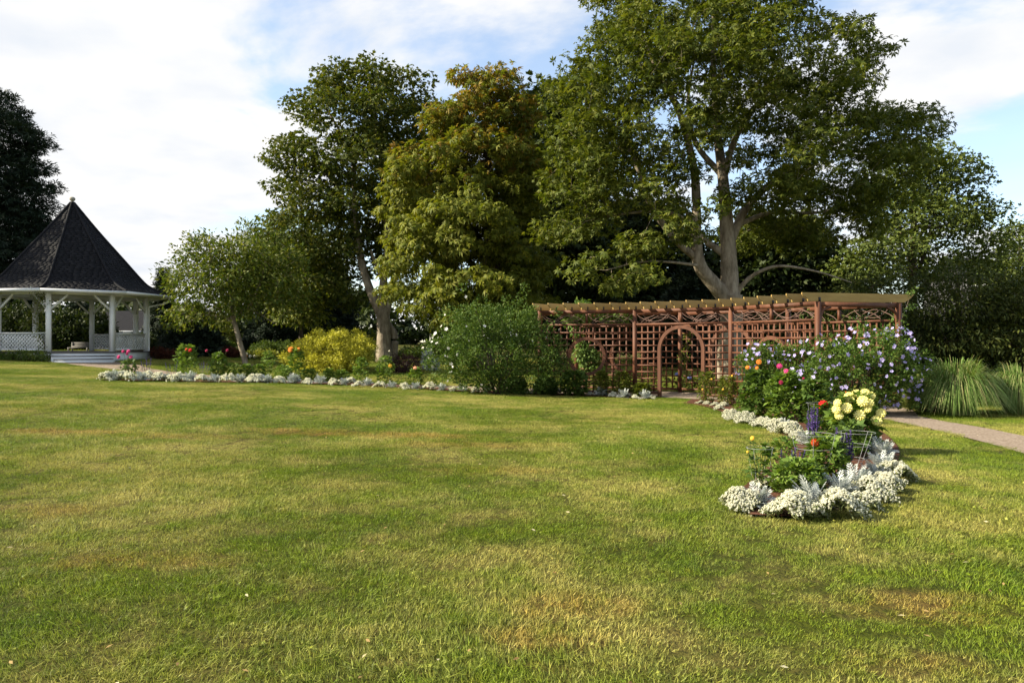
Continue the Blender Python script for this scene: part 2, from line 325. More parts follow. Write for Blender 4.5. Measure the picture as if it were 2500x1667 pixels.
petal('bloom_yellow', (0.76, 0.68, 0.16), (0.84, 0.80, 0.34)); petal('bloom_red', (0.42, 0.008, 0.008), (0.60, 0.018, 0.014)); petal('bloom_pink', (0.50, 0.03, 0.16), (0.66, 0.07, 0.24))
petal('bloom_crimson', (0.24, 0.012, 0.05), (0.38, 0.03, 0.09)); petal('bloom_orange', (0.66, 0.20, 0.02), (0.78, 0.30, 0.05)); petal('bloom_scarlet', (0.55, 0.06, 0.015), (0.7, 0.13, 0.03))
petal('bloom_cream', (0.74, 0.70, 0.50), (0.82, 0.80, 0.66)); petal('bloom_peach', (0.72, 0.30, 0.17), (0.80, 0.42, 0.27)); petal('bloom_rose', (0.5, 0.2, 0.22), (0.75, 0.6, 0.55)); petal('bloom_gold', (0.72, 0.40, 0.03), (0.8, 0.55, 0.08))
petal('bloom_blue', (0.2, 0.26, 0.6), (0.34, 0.4, 0.75))

# ------------------------------------------------------------------ leaf shapes
def leaflets(specs):
    """diamond leaflets: (angle, length, width, droop, start)"""
    Vs, Fs = [], []
    for a, l, w, dr, st in specs:
        d = np.array([math.sin(a), math.cos(a), 0]); s = np.array([d[1], -d[0], 0]); o = d * st; k = len(Vs)
        Vs += [o, o + d * l * .5 + s * w / 2 + [0, 0, l * (.06 - dr * .3)], o + d * l + [0, 0, -dr * l], o + d * l * .5 - s * w / 2 + [0, 0, l * (.06 - dr * .3)]]
        Fs.append([k, k + 1, k + 2, k + 3])
    return np.array(Vs), np.array(Fs)
LEAF = leaflets([(0, 1, .5, .15, 0)])
SLIM = leaflets([(0, 1, .3, .2, 0)])
OAKT = leaflets([(a, 1, .38, .3, .02) for a in (-1.5, -.7, 0, .8, 2.0)])
MAPT = leaflets([(-.75, .85, .46, .25, 0), (0, 1, .5, .25, 0), (.75, .85, .46, .25, 0)])
CHEST = leaflets([(a, l, .3, .5, .02) for a, l in ((-1.9, .7), (-1.1, .9), (-.4, 1), (.4, 1), (1.1, .9), (1.9, .7))])
PINN = leaflets([(0, .55, .2, .3, .5)] + [(sg * 1.0, .48, .17, .3, 0) for sg in (-1, 1)] + [(sg * .8, .48, .17, .3, .0) for sg in ()])
NEED = leaflets([(a, 1, .22, .15, 0) for a in (-.9, 0, .9)])
TRI = leaflets([(-.9, .8, .42, .2, 0), (0, 1, .46, .2, 0), (.9, .8, .42, .2, 0)])

def clump_leaves(cen, rad, per, tmpl, size, out=0.7, up=0.9, droop=0.0, flat=0.6, jitter=0.35, rs=None, cen0=None):
    """leaf sprigs through the volume of each clump, most of them near its upper and outer skin"""
    rs = rs or rng; cen = np.asarray(cen, float); n = len(cen)
    rad = np.broadcast_to(np.asarray(rad, float), (n,)); per = np.broadcast_to(np.asarray(per), (n,)).astype(int)
    idx = np.repeat(np.arange(n), per); N = len(idx)
    d = unit(rs.normal(size=(N, 3))); r = rs.random(N) ** 0.45
    off = d * r[:, None] * rad[idx][:, None]; off[:, 2] *= flat
    pos = cen[idx] + off
    dirn = d * out + rs.normal(size=(N, 3)) * 0.55; dirn[:, 2] -= droop
    if cen0 is not None: dirn += unit(cen[idx] - cen0) * 0.5
    n0 = np.array([0, 0, 1.0]) * up + rs.normal(size=(N, 3)) * 0.55 + d * 0.35
    s = size * (1 + (rs.random(N) - .5) * 2 * jitter)
    T, Fq = tmpl
    return stamp(T, Fq, frames(dirn, n0, s, s, s), pos)

def sample_lobes(lobes, n, mind, rs, shell=0.45):
    lobes = np.asarray(lobes, float); vol = lobes[:, 3] * lobes[:, 4] * lobes[:, 5]; pts = []
    cand = 0
    while len(pts) < n and cand < n * 30:
        cand += 1
        l = lobes[rs.choice(len(lobes), p=vol / vol.sum())]
        d = unit(rs.normal(size=3)); r = (shell ** 3 + (1 - shell ** 3) * rs.random()) ** (1 / 3)
        p = l[:3] + d * r * l[3:6]
        if pts and np.min(np.sum((np.array(pts) - p) ** 2, 1)) < mind * mind * (0.5 + rs.random()): continue
        pts.append(p)
    return np.array(pts)

def grow(limbs, cl, rs, rise=0.6, r0=0.02, rk=0.011, sides=4):
    """branches from the nearest limb to every clump"""
    nodes, nr, tubes = [], [], []
    for pts, rad in limbs:
        sp = spline(pts, max(8, 5 * len(pts))); rr = np.interp(np.linspace(0, 1, len(sp)), np.linspace(0, 1, len(rad)), rad)
        wob = np.cumsum(rs.normal(size=sp.shape), 0) * 0.012; wob -= wob[0]; sp = sp + wob * rr[:, None] * 2
        tubes.append(tube(sp, rr, 9)); k = len(sp) // 4
        nodes += list(sp[k:]); nr += list(rr[k:])
    nodes = np.array(nodes); nr = np.array(nr)
    order = np.argsort([np.min(np.linalg.norm(nodes - c, axis=1)) for c in cl])
    for i in order:
        c = cl[i]; v = nodes - c; cost = np.linalg.norm(v, axis=1) + rise * np.maximum(0, v[:, 2] + 0.35 * np.linalg.norm(v[:, :2], axis=1))
        j = int(np.argmin(cost)); a = nodes[j]; Ld = np.linalg.norm(c - a)
        m = (a + c) / 2 + np.array([0, 0, 0.10 * Ld]) + rs.normal(size=3) * 0.07 * Ld
        sp = spline([a, m, c], 6); rr = np.linspace(min(nr[j] * .7, r0 + rk * Ld), r0 * .45, 6)
        tubes.append(tube(sp, rr, sides)); nodes = np.vstack([nodes, sp[2:]]); nr = np.concatenate([nr, rr[2:]])
    return cat(*tubes)

def px_lobes(Y, rows): # (px, py, rx, ry, dY, depth radius)
    out = []
    for (px, py, rx, ry, dY, rd) in rows:
        c = W(px, py, Y + dY); s = (Y + dY) / F; out.append((*c, rx * s, rd, ry * s))
    return np.array(out)
def px_line(Y, pts, dys=None): return np.array([W(a, b, Y + (dys[i] if dys else 0)) for i, (a, b) in enumerate(pts)])

def tree(name, label, base, limbs, lobes, n, clump_r, per, tmpl, size, leafm, barkm, seed, mind=None, group=None, droop=0.1, flat=0.6, up=0.9, shell=0.45, two=None, rise=0.6, cat_='tree', jitter=.5):
    rs = np.random.default_rng(seed); base = np.asarray(base, float)
    t = thing(name, label, cat_, base, group)
    cl = sample_lobes(lobes, n, mind or clump_r * 0.85, rs, shell)
    V, Fq = grow(limbs, cl, rs, rise); part_w('trunk', V, Fq, barkm, t, base, smooth=True)
    rad = clump_r * (0.7 + 0.6 * rs.random(len(cl)))
    cen0 = lobes[:, :3].mean(0)
    V, Fq = clump_leaves(cl, rad, (per * (rad / clump_r) ** 2).astype(int), tmpl, size, droop=droop, flat=flat, up=up, rs=rs, cen0=cen0, jitter=jitter)
    me = mesh_np('crown', V - base, Fq, leafm)
    if two is not None: # leaves that have turned, higher on the crown
        me.materials.append(two[0]); k = len(tmpl[1]); zc = V[Fq[:, 0], 2]; pr = np.clip((zc - two[1]) / (two[2] - two[1]), 0, 1)
        lum = np.repeat(rs.random(len(Fq) // k), k); me.polygons.foreach_set('material_index', (lum < pr).astype(np.int32)); me.update()
    part('crown', me, t)
    return t

# ------------------------------------------------------------------ the ground
def axis(*segs):
    return np.unique(np.concatenate([np.arange(a, b, s) for a, b, s in segs] + [[segs[-1][1]]]))
def ground():
    xs = axis((-400, -60, 20), (-60, -30, 2), (-30, 20, 1.), (20, 60, 2), (60, 400, 20)); ys = axis((-40, 0, 4), (0, 45, 1.), (45, 100, 2), (100, 700, 30))
    X, Yg = np.meshgrid(xs, ys); V = np.stack([X, Yg, g(X, Yg)], -1).reshape(-1, 3); nx = len(xs)
    i = np.arange(len(ys) - 1)[:, None] * nx + np.arange(nx - 1)[None]
    Fq = np.stack([i, i + 1, i + nx + 1, i + nx], -1).reshape(-1, 4)
    structure('lawn', mesh_np('lawn', V, Fq, MT['lawn'], True))
ground()
def sheet(name, A, B, mat, dz, across=6, sub=6):
    A, B = spline(A, sub * len(A)), spline(B, sub * len(B)); t = np.linspace(0, 1, across)
    V = A[:, None] * (1 - t)[None, :, None] + B[:, None] * t[None, :, None]
    V[..., 2] = g(V[..., 0], V[..., 1]) + dz; n = len(A)
    i = np.arange(n - 1)[:, None] * across + np.arange(across - 1)[None]
    Fq = np.stack([i, i + 1, i + across + 1, i + across], -1).reshape(-1, 4)
    structure(name, mesh_np(name, V.reshape(-1, 3), Fq, mat, True))
    return np.vstack([A[:, :2], B[::-1, :2]])
FR = np.array([(.881, 24.3), (3.776, 23.6), (6.22, 21.8), (7.57, 19.0)])
BK = np.array([(2.22, 26.5), (5.54, 25.3), (8.2, 22.8), (9.87, 19.6)])
mids = (FR + BK) / 2
path_c = [G(200, 884)[:2] + np.array([-.3, .6]), G(262, 891)[:2], G(330, 902)[:2], G(420, 913)[:2], G(600, 925)[:2], G(800, 934)[:2], G(1000, 942)[:2], G(1180, 948)[:2], mids[0], mids[1], mids[2], mids[3], G(2190, 1018)[:2], G(2340, 1047)[:2], G(2500, 1084)[:2], G(2760, 1150)[:2]]
path_w = [1.3, 1.2, .75, .7, .65, .65, .65, .7, 1.3, 1.45, 1.4, 1.1, .55, .55, .55, .6]
def ribbon_edges(c, w):
    c = np.array(c); T = unit(np.gradient(c, axis=0)); N = np.stack([-T[:, 1], T[:, 0]], -1); w = np.array(w)[:, None]
    z = np.zeros((len(c), 1)); return np.hstack([c + N * w, z]), np.hstack([c - N * w, z])
POLY_PATH = sheet('gravel_path', *ribbon_edges(path_c, path_w), MT['gravel'], 0.012)
L_ED = [(1668, 986), (1725, 995), (1800, 1022), (1880, 1050), (1925, 1078), (1900, 1120), (1850, 1165), (1795, 1215), (1830, 1262)]
R_ED = [(1690, 976), (1850, 985), (2000, 1010), (2120, 1040), (2185, 1085), (2192, 1130), (2150, 1188), (2070, 1232), (1950, 1268)]
POLY_BED = sheet('flower_bed', [G(*p) for p in L_ED], [G(*p) for p in R_ED], MT['mulch'], 0.028)
far_row_px = [(250, 929), (330, 930), (420, 931), (520, 933), (620, 934), (740, 937), (860, 940), (960, 945), (1050, 950), (1150, 957), (1280, 962), (1400, 966), (1500, 970), (1595, 973)]
row_c = np.array([G(*p) for p in far_row_px])
fA, fB = row_c.copy(), row_c.copy(); fA[:, 1] -= .22; fB[:, 1] += .75
POLY_FAR = sheet('far_flower_bed', fA, fB, MT['mulch'], 0.028)

def inside(poly, X, Yg):
    r = np.zeros(X.shape, bool); n = len(poly); j = n - 1
    for i in range(n):
        (xi, yi), (xj, yj) = poly[i], poly[j]
        c = ((yi > Yg) != (yj > Yg)) & (X < (xj - xi) * (Yg - yi) / (yj - yi + 1e-12) + xi); r ^= c; j = i
    return r
# mown grass: tufts of blades spread over the lawn in view
def grass():
    S = 0.25; srcs = []
    for v in range(5):
        rs = np.random.default_rng(100 + v); n = 400
        p = np.zeros((n, 3)); p[:, :2] = (rs.random((n, 2)) - .5) * S * 1.25
        T = np.array([(-.5, 0, 0), (.5, 0, 0), (-.36, .5, .04), (.36, .5, .04), (-.04, 1, .25), (.04, 1, .25)]); Fq = np.array([[0, 1, 3, 2], [2, 3, 5, 4]])
        d = rs.normal(size=(n, 3)) * .55; d[:, 0] += .45; d[:, 2] = 1; h = .019 + .021 * rs.random(n); w = .0026 + .0022 * rs.random(n)
        V1 = stamp(T, Fq, frames(d, rs.normal(size=(n, 3)) + np.array([0, 0, .2]), w, h, h), p)
        # a few dry clippings lying on top and small clover leaves
        m = 26; p2 = np.zeros((m, 3)); p2[:, :2] = (rs.random((m, 2)) - .5) * S * 1.25; p2[:, 2] = .018 + .016 * rs.random(m)
        d2 = rs.normal(size=(m, 3)); d2[:, 2] *= .15
        V2 = stamp(T, Fq, frames(d2, np.array([[0, 0, 1.]]).repeat(m, 0), .003, .06, .02), p2)
        me = mesh_np('grass_tuft', *cat(V1, V2), MT['blades']); o = bpy.data.objects.new('grass_tuft', me); srcs.append(o)
        if v >= 3:
            q = 9; p3 = np.zeros((q, 3)); p3[:, :2] = (rs.random((q, 2)) - .5) * S; p3[:, 2] = .03 + .012 * rs.random(q)
            V3 = stamp(*MAPT, frames(rs.normal(size=(q, 3)) * np.array([1, 1, .2]), np.array([[0, 0, 1.]]).repeat(q, 0) + rs.normal(size=(q, 3)) * .3, .018, .018, .018), p3)
            o.data = mesh_np('grass_tuft', *cat(V1, V2, V3), MT['blades'])
    pts = []
    for y in np.arange(0.6, 33, S):
        hw = .74 * y + 4.5; xs = np.arange(-hw, hw, S); pts.append(np.stack([xs, np.full_like(xs, y)], -1))
    for y in np.arange(33, 56, .42):
        xs = np.arange(-.72 * y - 4, .72 * y + 4, .42); pts.append(np.stack([xs, np.full_like(xs, y)], -1))
    q = np.concatenate(pts); q += (rng.random(q.shape) - .5) * S * .5
    keep = ~(inside(POLY_PATH, q[:, 0], q[:, 1]) | inside(POLY_BED, q[:, 0], q[:, 1]) | inside(POLY_FAR, q[:, 0], q[:, 1]))
    q = q[keep]; V = np.stack([q[:, 0], q[:, 1], g(q[:, 0], q[:, 1]) - .002], -1)
    def wav(seed, f):
        r2 = np.random.default_rng(seed); o = np.zeros(len(q))
        for k in range(9):
            a = r2.uniform(0, 6.28); ff = f * r2.uniform(.5, 2.0); o += np.sin(ff * (q[:, 0] * np.cos(a) + q[:, 1] * np.sin(a)) + r2.uniform(0, 6.28))
        return o / 3
    lie = 2.2 * wav(1, .9) + .8 * wav(2, 3.0); hs = np.clip(1 + .14 * wav(3, 1.6) + .10 * wav(4, 5.), .7, 1.5)
    rots = np.zeros((len(q), 3), np.float32); rots[:, 2] = lie + rng.normal(size=len(q)) * .55
    me = bpy.data.meshes.new('grass'); me.vertices.add(len(V)); me.vertices.foreach_set('co', V.astype(np.float32).ravel()); me.update()
    me.materials.append(MT['blades']); me.attributes.new('spread', 'FLOAT', 'POINT').data.foreach_set('value', (np.where(q[:, 1] > 32.9, 1.8, 1.0) * hs).astype(np.float32)); me.attributes.new('lie', 'FLOAT_VECTOR', 'POINT').data.foreach_set('vector', rots.ravel())
    o = bpy.data.objects.new('grass', me); C.objects.link(o); tag(o, 'short mown lawn grass with green, straw and ginger patches', 'grass', kind='stuff')
    nt = bpy.data.node_groups.new('grass_nodes', 'GeometryNodeTree')
    nt.interface.new_socket('Geometry', in_out='INPUT', socket_type='NodeSocketGeometry'); nt.interface.new_socket('Geometry', in_out='OUTPUT', socket_type='NodeSocketGeometry')
    N = nt.nodes.new; L = nt.links.new; gi = N('NodeGroupInput'); go = N('NodeGroupOutput')
    iop = N('GeometryNodeInstanceOnPoints'); L(gi.outputs[0], iop.inputs['Points'])
    g2i = N('GeometryNodeGeometryToInstance')
    for s in reversed(srcs):
        oi = N('GeometryNodeObjectInfo'); oi.inputs['Object'].default_value = s; oi.inputs['As Instance'].default_value = True; L(oi.outputs['Geometry'], g2i.inputs[0])
    L(g2i.outputs[0], iop.inputs['Instance']); iop.inputs['Pick Instance'].default_value = True
    rv = N('FunctionNodeRandomValue'); rv.data_type = 'INT'; rv.inputs[4].default_value = 0; rv.inputs[5].default_value = len(srcs) - 1
    L(rv.outputs[2], iop.inputs['Instance Index'])
    rr = N('FunctionNodeRandomValue'); rr.data_type = 'FLOAT_VECTOR'; rr.inputs[0].default_value = (0, 0, 0); rr.inputs[1].default_value = (.05, .05, 6.283); nl = N('GeometryNodeInputNamedAttribute'); nl.data_type = 'FLOAT_VECTOR'; nl.inputs['Name'].default_value = 'lie'; L(nl.outputs[0], iop.inputs['Rotation'])
    sv = N('FunctionNodeRandomValue'); sv.data_type = 'FLOAT'; sv.inputs[2].default_value = .8; sv.inputs[3].default_value = 1.25; sv.inputs['Seed'].default_value = 3; na = N('GeometryNodeInputNamedAttribute'); na.data_type = 'FLOAT'; na.inputs['Name'].default_value = 'spread'; mm = N('ShaderNodeMath'); mm.operation = 'MULTIPLY'; L(sv.outputs[1], mm.inputs[0]); L(na.outputs[0], mm.inputs[1]); L(mm.outputs[0], iop.inputs['Scale'])
    L(iop.outputs[0], go.inputs[0])
    md = o.modifiers.new('spread', 'NODES'); md.node_group = nt
grass()

# ------------------------------------------------------------------ pergola
def pergola():
    org = P(4.5, 23.5); t = thing('pergola', 'curved rust red garden pergola with lattice walls, round windows, an arch and yellow brown rafters', 'pergola', org)
    red = MT['red_wood']; up = np.array([0, 0, 1.0])
    def pw(name, VF, mat=red, kind=None): return part_w(name, VF[0], VF[1], mat, t, org, kind)
    def wall(A, B, opening, facing, curls):
        A3, B3 = np.array([*A, 0.0]), np.array([*B, 0.0]); d = B3 - A3; L = np.linalg.norm(d); d /= L
        n = np.array([d[1], -d[0], 0.0]) * facing       # towards the lawn
        pt = lambda s, z, o=0.0: A3 + d * s + up * z + n * o
        zb, zt = .15, 2.17; cx = L / 2
        if opening == 'circle': cz, ro, ri = 1.22, .60, .50
        else: cz, ro, ri = 1.42, .74, .64
        def cut_v(s):        # pieces of an upright strip that are not in the opening
            dx = abs(s - cx)
            if dx >= ro - .03: return [(zb, zt)]
            hh = math.sqrt((ro - .03) ** 2 - dx * dx)
            return [(zb, cz - hh), (cz + hh, zt)] if opening == 'circle' else [(cz + hh, zt)]
        def cut_h(z):
            if opening == 'circle': hh = math.sqrt(max(0, (ro - .03) ** 2 - (z - cz) ** 2)) if abs(z - cz) < ro - .03 else 0
            else: hh = (ro - .03) if z < cz else (math.sqrt(max(0, (ro - .03) ** 2 - (z - cz) ** 2)) if z - cz < ro - .03 else 0)
            return [(.05, L - .05)] if hh == 0 else [(.05, cx - hh), (cx + hh, L - .05)]
        k = int(round((L - .1) / .2)); st = (L - .1) / k
        for i in range(1, k):
            s = .05 + i * st
            for a, b in cut_v(s):
                if b - a > .05: pw('lattice_strip', box(pt(s, (a + b) / 2), d * .022, n * .008, up * (b - a) / 2))
        for z in np.arange(.36, 2.1, .2):
            for a, b in cut_h(z):
                if b - a > .05: pw('lattice_strip', box(pt((a + b) / 2, z, .018), d * (b - a) / 2, n * .008, up * .022))
        pw('top_rail', box(pt(L / 2, 2.205), d * (L / 2 - .05), n * .04, up * .03))
        if opening == 'circle': pw('bottom_rail', box(pt(L / 2, .13), d * (L / 2 - .05), n * .03, up * .035))
        else:
            for a, b in ((.05, cx - ro), (cx + ro, L - .05)): pw('bottom_rail', box(pt((a + b) / 2, .13), d * (b - a) / 2, n * .03, up * .035))
        # the round window frame or the arch
        if opening == 'circle': prof = [(cx, cz, a) for a in np.linspace(0, 2 * np.pi, 41)]
        else: prof = [(cx, cz, a) for a in np.linspace(0, np.pi, 25)]
        ring = []
        for (x, z, a) in prof:
            for rr in (ri, ro):
                ring.append((x + rr * math.cos(a), z + rr * math.sin(a)))
        if opening == 'arch': ring = [(cx + ri, -.02), (cx + ro, -.02)] + ring + [(cx - ri, -.02), (cx - ro, -.02)]
        m = len(ring) // 2; V = []; Fs = []
        for o in (-.045, .05):
            for (x, z) in ring: V.append(pt(x, z, o))
        N2 = 2 * m
        for i in range(m - 1):
            a, b, c2, e = 2 * i, 2 * i + 1, 2 * i + 3, 2 * i + 2
            Fs += [(a, b, c2, e), (N2 + e, N2 + c2, N2 + b, N2 + a), (a, e, N2 + e, N2 + a), (b, N2 + b, N2 + c2, c2)]
        part_w('arch_frame' if opening == 'arch' else 'round_window_frame', V, Fs, red, t, org)
        # header, its middle post and the bent canes above the rail
        pw('header_beam', box(pt(L / 2, 2.605), d * (L / 2), n * .045, up * .055))
        pw('short_post', box(pt(cx, 2.39), d * .035, n * .035, up * .155))
        rs = np.random.default_rng(int(L * 1000) + int(facing) + curls)
        for a, b in ((.06, cx - .04), (cx + .04, L - .06)):
            w = b - a
            for q in range(4):
                x0 = a + w * rs.uniform(-.0, .3); x1 = b - w * rs.uniform(0, .3); sg = 1 if q % 2 else -1; o = .012 * q; xm = x0 + (x1 - x0) * rs.uniform(.35, .65)
                if q >= 2: x0, x1 = (a, a + w * .75) if q == 2 else (a + w * .3, b); xm = (x0 + x1) / 2
                ctrl = [pt(x0, 2.39 - sg * .13, o), pt((x0 * 2 + xm) / 3, 2.39 + sg * rs.uniform(-.01, .05), o), pt(xm, 2.39 + sg * rs.uniform(.09, .13), o), pt((x1 * 2 + xm) / 3, 2.39 + sg * rs.uniform(-.02, .05), o), pt(x1, 2.39 - sg * .13, o)]
                V, Fq = tube(spline(ctrl, 18), .0075, 5); part_w('bent_cane', V, Fq, MT['scroll'], t, org, smooth=True)
    kinds = ['circle', 'arch', 'circle']
    for i in range(3):
        wall(FR[i], FR[i + 1], kinds[i], 1, i); wall(BK[i], BK[i + 1], kinds[i], 1, i + 10)
    for row in (FR, BK):
        for i, q in enumerate(row):
            dd = row[min(i + 1, 3)] - row[max(i - 1, 0)]; dd = np.array([*dd, 0]) / np.linalg.norm(dd); nn = np.array([dd[1], -dd[0], 0])
            pw('post', box([q[0], q[1], 1.325 - .02], dd * .055, nn * .055, up * 1.345))
    # rafters with a scalloped front end, a black bracket on each
    rs = np.random.default_rng(3)
    for k in range(19):
        s = k / 6; i = min(int(s), 2); u = s - i
        a = FR[i] * (1 - u) + FR[i + 1] * u; b = BK[i] * (1 - u) + BK[i + 1] * u
        d = np.array([*(b - a), 0.0]); L = np.linalg.norm(d); d /= L; n = np.array([d[1], -d[0], 0.0])
        z0 = 2.662; A3 = np.array([*a, z0]); tip = -.46; h = .21
        pr = [(tip, h), (tip, h - .045), (tip + .035, h - .085), (tip + .10, h - .11), (tip + .155, h - .145), (tip + .17, 0), (L + .17, 0), (L + .34, .10), (L + .46, h)]
        V = [A3 + d * x + up * (z + rs.uniform(-.002, .002)) + n * o for o in (-.019, .019) for (x, z) in pr]; m = len(pr)
        Fs = [tuple(range(m)), tuple(range(2 * m - 1, m - 1, -1))] + [(j, m + j, m + (j + 1) % m, (j + 1) % m) for j in range(m)]
        ro = part_w('rafter', V, Fs, MT['rafter'], t, org)
        VF = box(A3 + d * .03 + up * .045 + n * .024, d * .03, n * .005, up * .055); part_w('bracket', VF[0], VF[1], MT['bracket'], ro, org)
    for a, b in ((FR[3], BK[3]), (FR[0], BK[0])):
        v = np.array([*(b - a), 0]); v /= np.linalg.norm(v); sd = np.array([-v[1], v[0], 0])
        pw('end_beam', beam(np.array([*a, 2.585]) + v * .06 , np.array([*b, 2.585]) - v * .06, .05, .12))
        for e, sg in ((a, 1), (b, -1)):
            c = spline([np.array([*e, 2.18]) + v * sg * .06, np.array([*e, 2.42]) + v * sg * .12, np.array([*e, 2.53]) + v * sg * .36], 8)
            V, Fq = tube(c, .04, 4); part_w('knee_brace', V, Fq, red, t, org)
pergola()

# ------------------------------------------------------------------ gazebo
def gazebo():
    cx, cyy = (176 - 1250) / F * 36, 36.0; A0 = 14.0; RE, RP = 4.2, 3.19
    gz = .86; fz = 1.27; org = np.array([cx, cyy, gz]); t = thing('gazebo', 'white octagonal gazebo with tall flared dark shingle roof and lattice rails', 'gazebo', org)
    up = np.array([0, 0, 1.0]); cen = np.array([cx, cyy, 0.0])
    ang = [R(A0 + 45 * k) for k in range(8)]
    pol = lambda r, k, z: cen + np.array([r * math.sin(ang[k % 8]), -r * math.cos(ang[k % 8]), z])
    wh = MT['white']
    def pw(name, VF, mat=wh, kind=None, parent=None): return part_w(name, VF[0], VF[1], mat, parent or t, org, kind)
    prof = [(.05, 8.22), (1.1, 6.88), (2.2, 5.57), (3.05, 4.56), (3.4, 4.28), (3.8, 4.08), (4.22, 3.93)]
    V = [pol(r, k, z) for (r, z) in prof for k in range(8)]; Fs = []
    for i in range(len(prof) - 1):
        for k in range(8): Fs.append((i * 8 + k, i * 8 + (k + 1) % 8, (i + 1) * 8 + (k + 1) % 8, (i + 1) * 8 + k))
    roof = part_w('roof', V, Fs, MT['ridge'], t, org)
    # shingle courses, every tab a thin raised slab
    rr = np.array([p[0] for p in prof]); zz = np.array([p[1] for p in prof]); sl = np.concatenate([[0], np.cumsum(np.hypot(np.diff(rr), np.diff(zz)))])
    tabs = []; rs = np.random.default_rng(8); course = .125
    nC = int(sl[-1] / course)
    for k in range(8):
        e = unit(pol(1, k + 1, 0) - pol(1, k, 0)); m = unit((pol(1, k + 1, 0) + pol(1, k, 0)) / 2 - cen); ap = math.cos(R(22.5))
        for c in range(nC):
            s1 = min(sl[-1], (c + 1) * course + .02); s0 = c * course
            r0, z0 = np.interp(s0, sl, rr) * ap, np.interp(s0, sl, zz); r1, z1 = np.interp(s1, sl, rr) * ap, np.interp(s1, sl, zz)
            dn = unit(np.array([r1 - r0, z1 - z0])); nr = np.array([-dn[1], dn[0]]);
            if nr[1] < 0: nr = -nr
            half0 = r0 * math.tan(R(22.5)); half1 = r1 * math.tan(R(22.5)); x = -half1 - rs.random() * .3
            while x < half1:
                w = rs.uniform(.18, .32); a, b = max(x, -half1), min(x + w - .012, half1)
                if b - a > .03:
                    la, lb = max(a, -half0) if half0 < abs(a) else a, min(b, half0) if half0 < abs(b) else b
                    if lb - la > .01:
                        q = lambda xx, r, z, o: cen + e * xx + m * (r + nr[0] * o) + up * (z + nr[1] * o)
                        th = rs.uniform(.010, .018)
                        tabs.append((np.array([q(a, r1, z1, .002), q(b, r1, z1, .002), q(lb, r0, z0, .002), q(la, r0, z0, .002), q(a, r1, z1, th), q(b, r1, z1, th), q(lb, r0, z0, .004), q(la, r0, z0, .004)]), BOXF))
                x += w
    pw('shingles', cat(*tabs), MT['shingle'], 'stuff', roof)
    for k in range(8):
        ln = np.array([pol(r + .02, k, z + .015) for (r, z) in prof]); V, Fq = tube(spline(ln, 26), .055, 6); V = V.copy()
        part_w('ridge_cap', V, Fq, MT['ridge'], roof, org)
    zf = [(.10, 8.16), (.115, 8.24), (.06, 8.27), (.065, 8.30), (.115, 8.35), (.13, 8.41), (.10, 8.47), (.03, 8.50)]
    a = np.linspace(0, 2 * np.pi, 12, endpoint=False); V = [cen + np.array([r * math.cos(q), r * math.sin(q), z]) for r, z in zf for q in a]
    Fs = [(i * 12 + j, i * 12 + (j + 1) % 12, (i + 1) * 12 + (j + 1) % 12, (i + 1) * 12 + j) for i in range(len(zf) - 1) for j in range(12)] + [tuple(7 * 12 + j for j in range(12))]
    part_w('finial', V, Fs, MT['stone_fin'], t, org, smooth=True)
    # eaves: gutter, soffit and beam ring
    for k in range(8):
        pw('gutter', beam(pol(RE + .05, k, 3.87), pol(RE + .05, k + 1, 3.87), .11, .115))
        pw('fascia_board', beam(pol(RE - .04, k, 3.85), pol(RE - .04, k + 1, 3.85), .03, .10))
        V = [pol(RE - .06, k, 3.835), pol(RE - .06, k + 1, 3.835), pol(.02, k + 1, 3.86), pol(.02, k, 3.86), pol(RE - .06, k, 3.85), pol(RE - .06, k + 1, 3.85), pol(.02, k + 1, 3.875), pol(.02, k, 3.875)]
        pw('soffit', (np.array(V), BOXF))
        pw('ring_beam', beam(pol(RP, k, 3.795), pol(RP, k + 1, 3.795), .09, .075))
    for k in range(8):
        c = pol(RP, k, (fz + 3.83) / 2); e = unit(pol(1, k, 0) - cen); f = np.array([-e[1], e[0], 0]); h = (3.83 - fz) / 2
        pw('post', box(c, e * .095, f * .095, up * h))
        for nb in (k - 1, k + 1):
            e2 = unit(pol(RP, nb, 0) - pol(RP, k, 0)); pw('brace', beam(pol(RP, k, 3.12) + e2 * .08, pol(RP, k, 3.75) + e2 * .72, .07, .085))
    # deck and skirt
    V = [pol(3.42, k, z) for z in (fz, fz - .05) for k in range(8)]; Fs = [tuple(range(8)), tuple(range(15, 7, -1))] + [(k, 8 + k, 8 + (k + 1) % 8, (k + 1) % 8) for k in range(8)]
    part_w('deck', V, Fs, MT['deck'], t, org)
    for k in range(8): pw('skirt_board', beam(pol(3.36, k, (fz - .05 + gz - .15) / 2), pol(3.36, k + 1, (fz - .05 + gz - .15) / 2), .03, fz - .05 - gz + .15))
    # the entrance is the side between the first two posts: three steps, widening to the path
    e = unit(pol(1, 1, 0) - pol(1, 0, 0)); m = unit((pol(1, 1, 0) + pol(1, 0, 0)) / 2 - cen); mid = (pol(3.36, 0, 0) + pol(3.36, 1, 0)) / 2
    for i, (w, dpt) in enumerate(((1.26, .30), (1.2, .58), (1.1, .86))):
        z1 = fz - .008 - .133 * i - (.133 if i else 0) * 0 - (0 if i == 0 else 0); z1 = fz - .06 - .133 * i
        st = pw('step', box(mid + m * (dpt - .14) + up * (z1 - .3 + .0), e * w, m * .14, up * .298))
        pw('tread', box(mid + m * (dpt - .13) + up * (z1 + .012), e * (w + .02), m * .155, up * .014), MT['deck'], None, st)
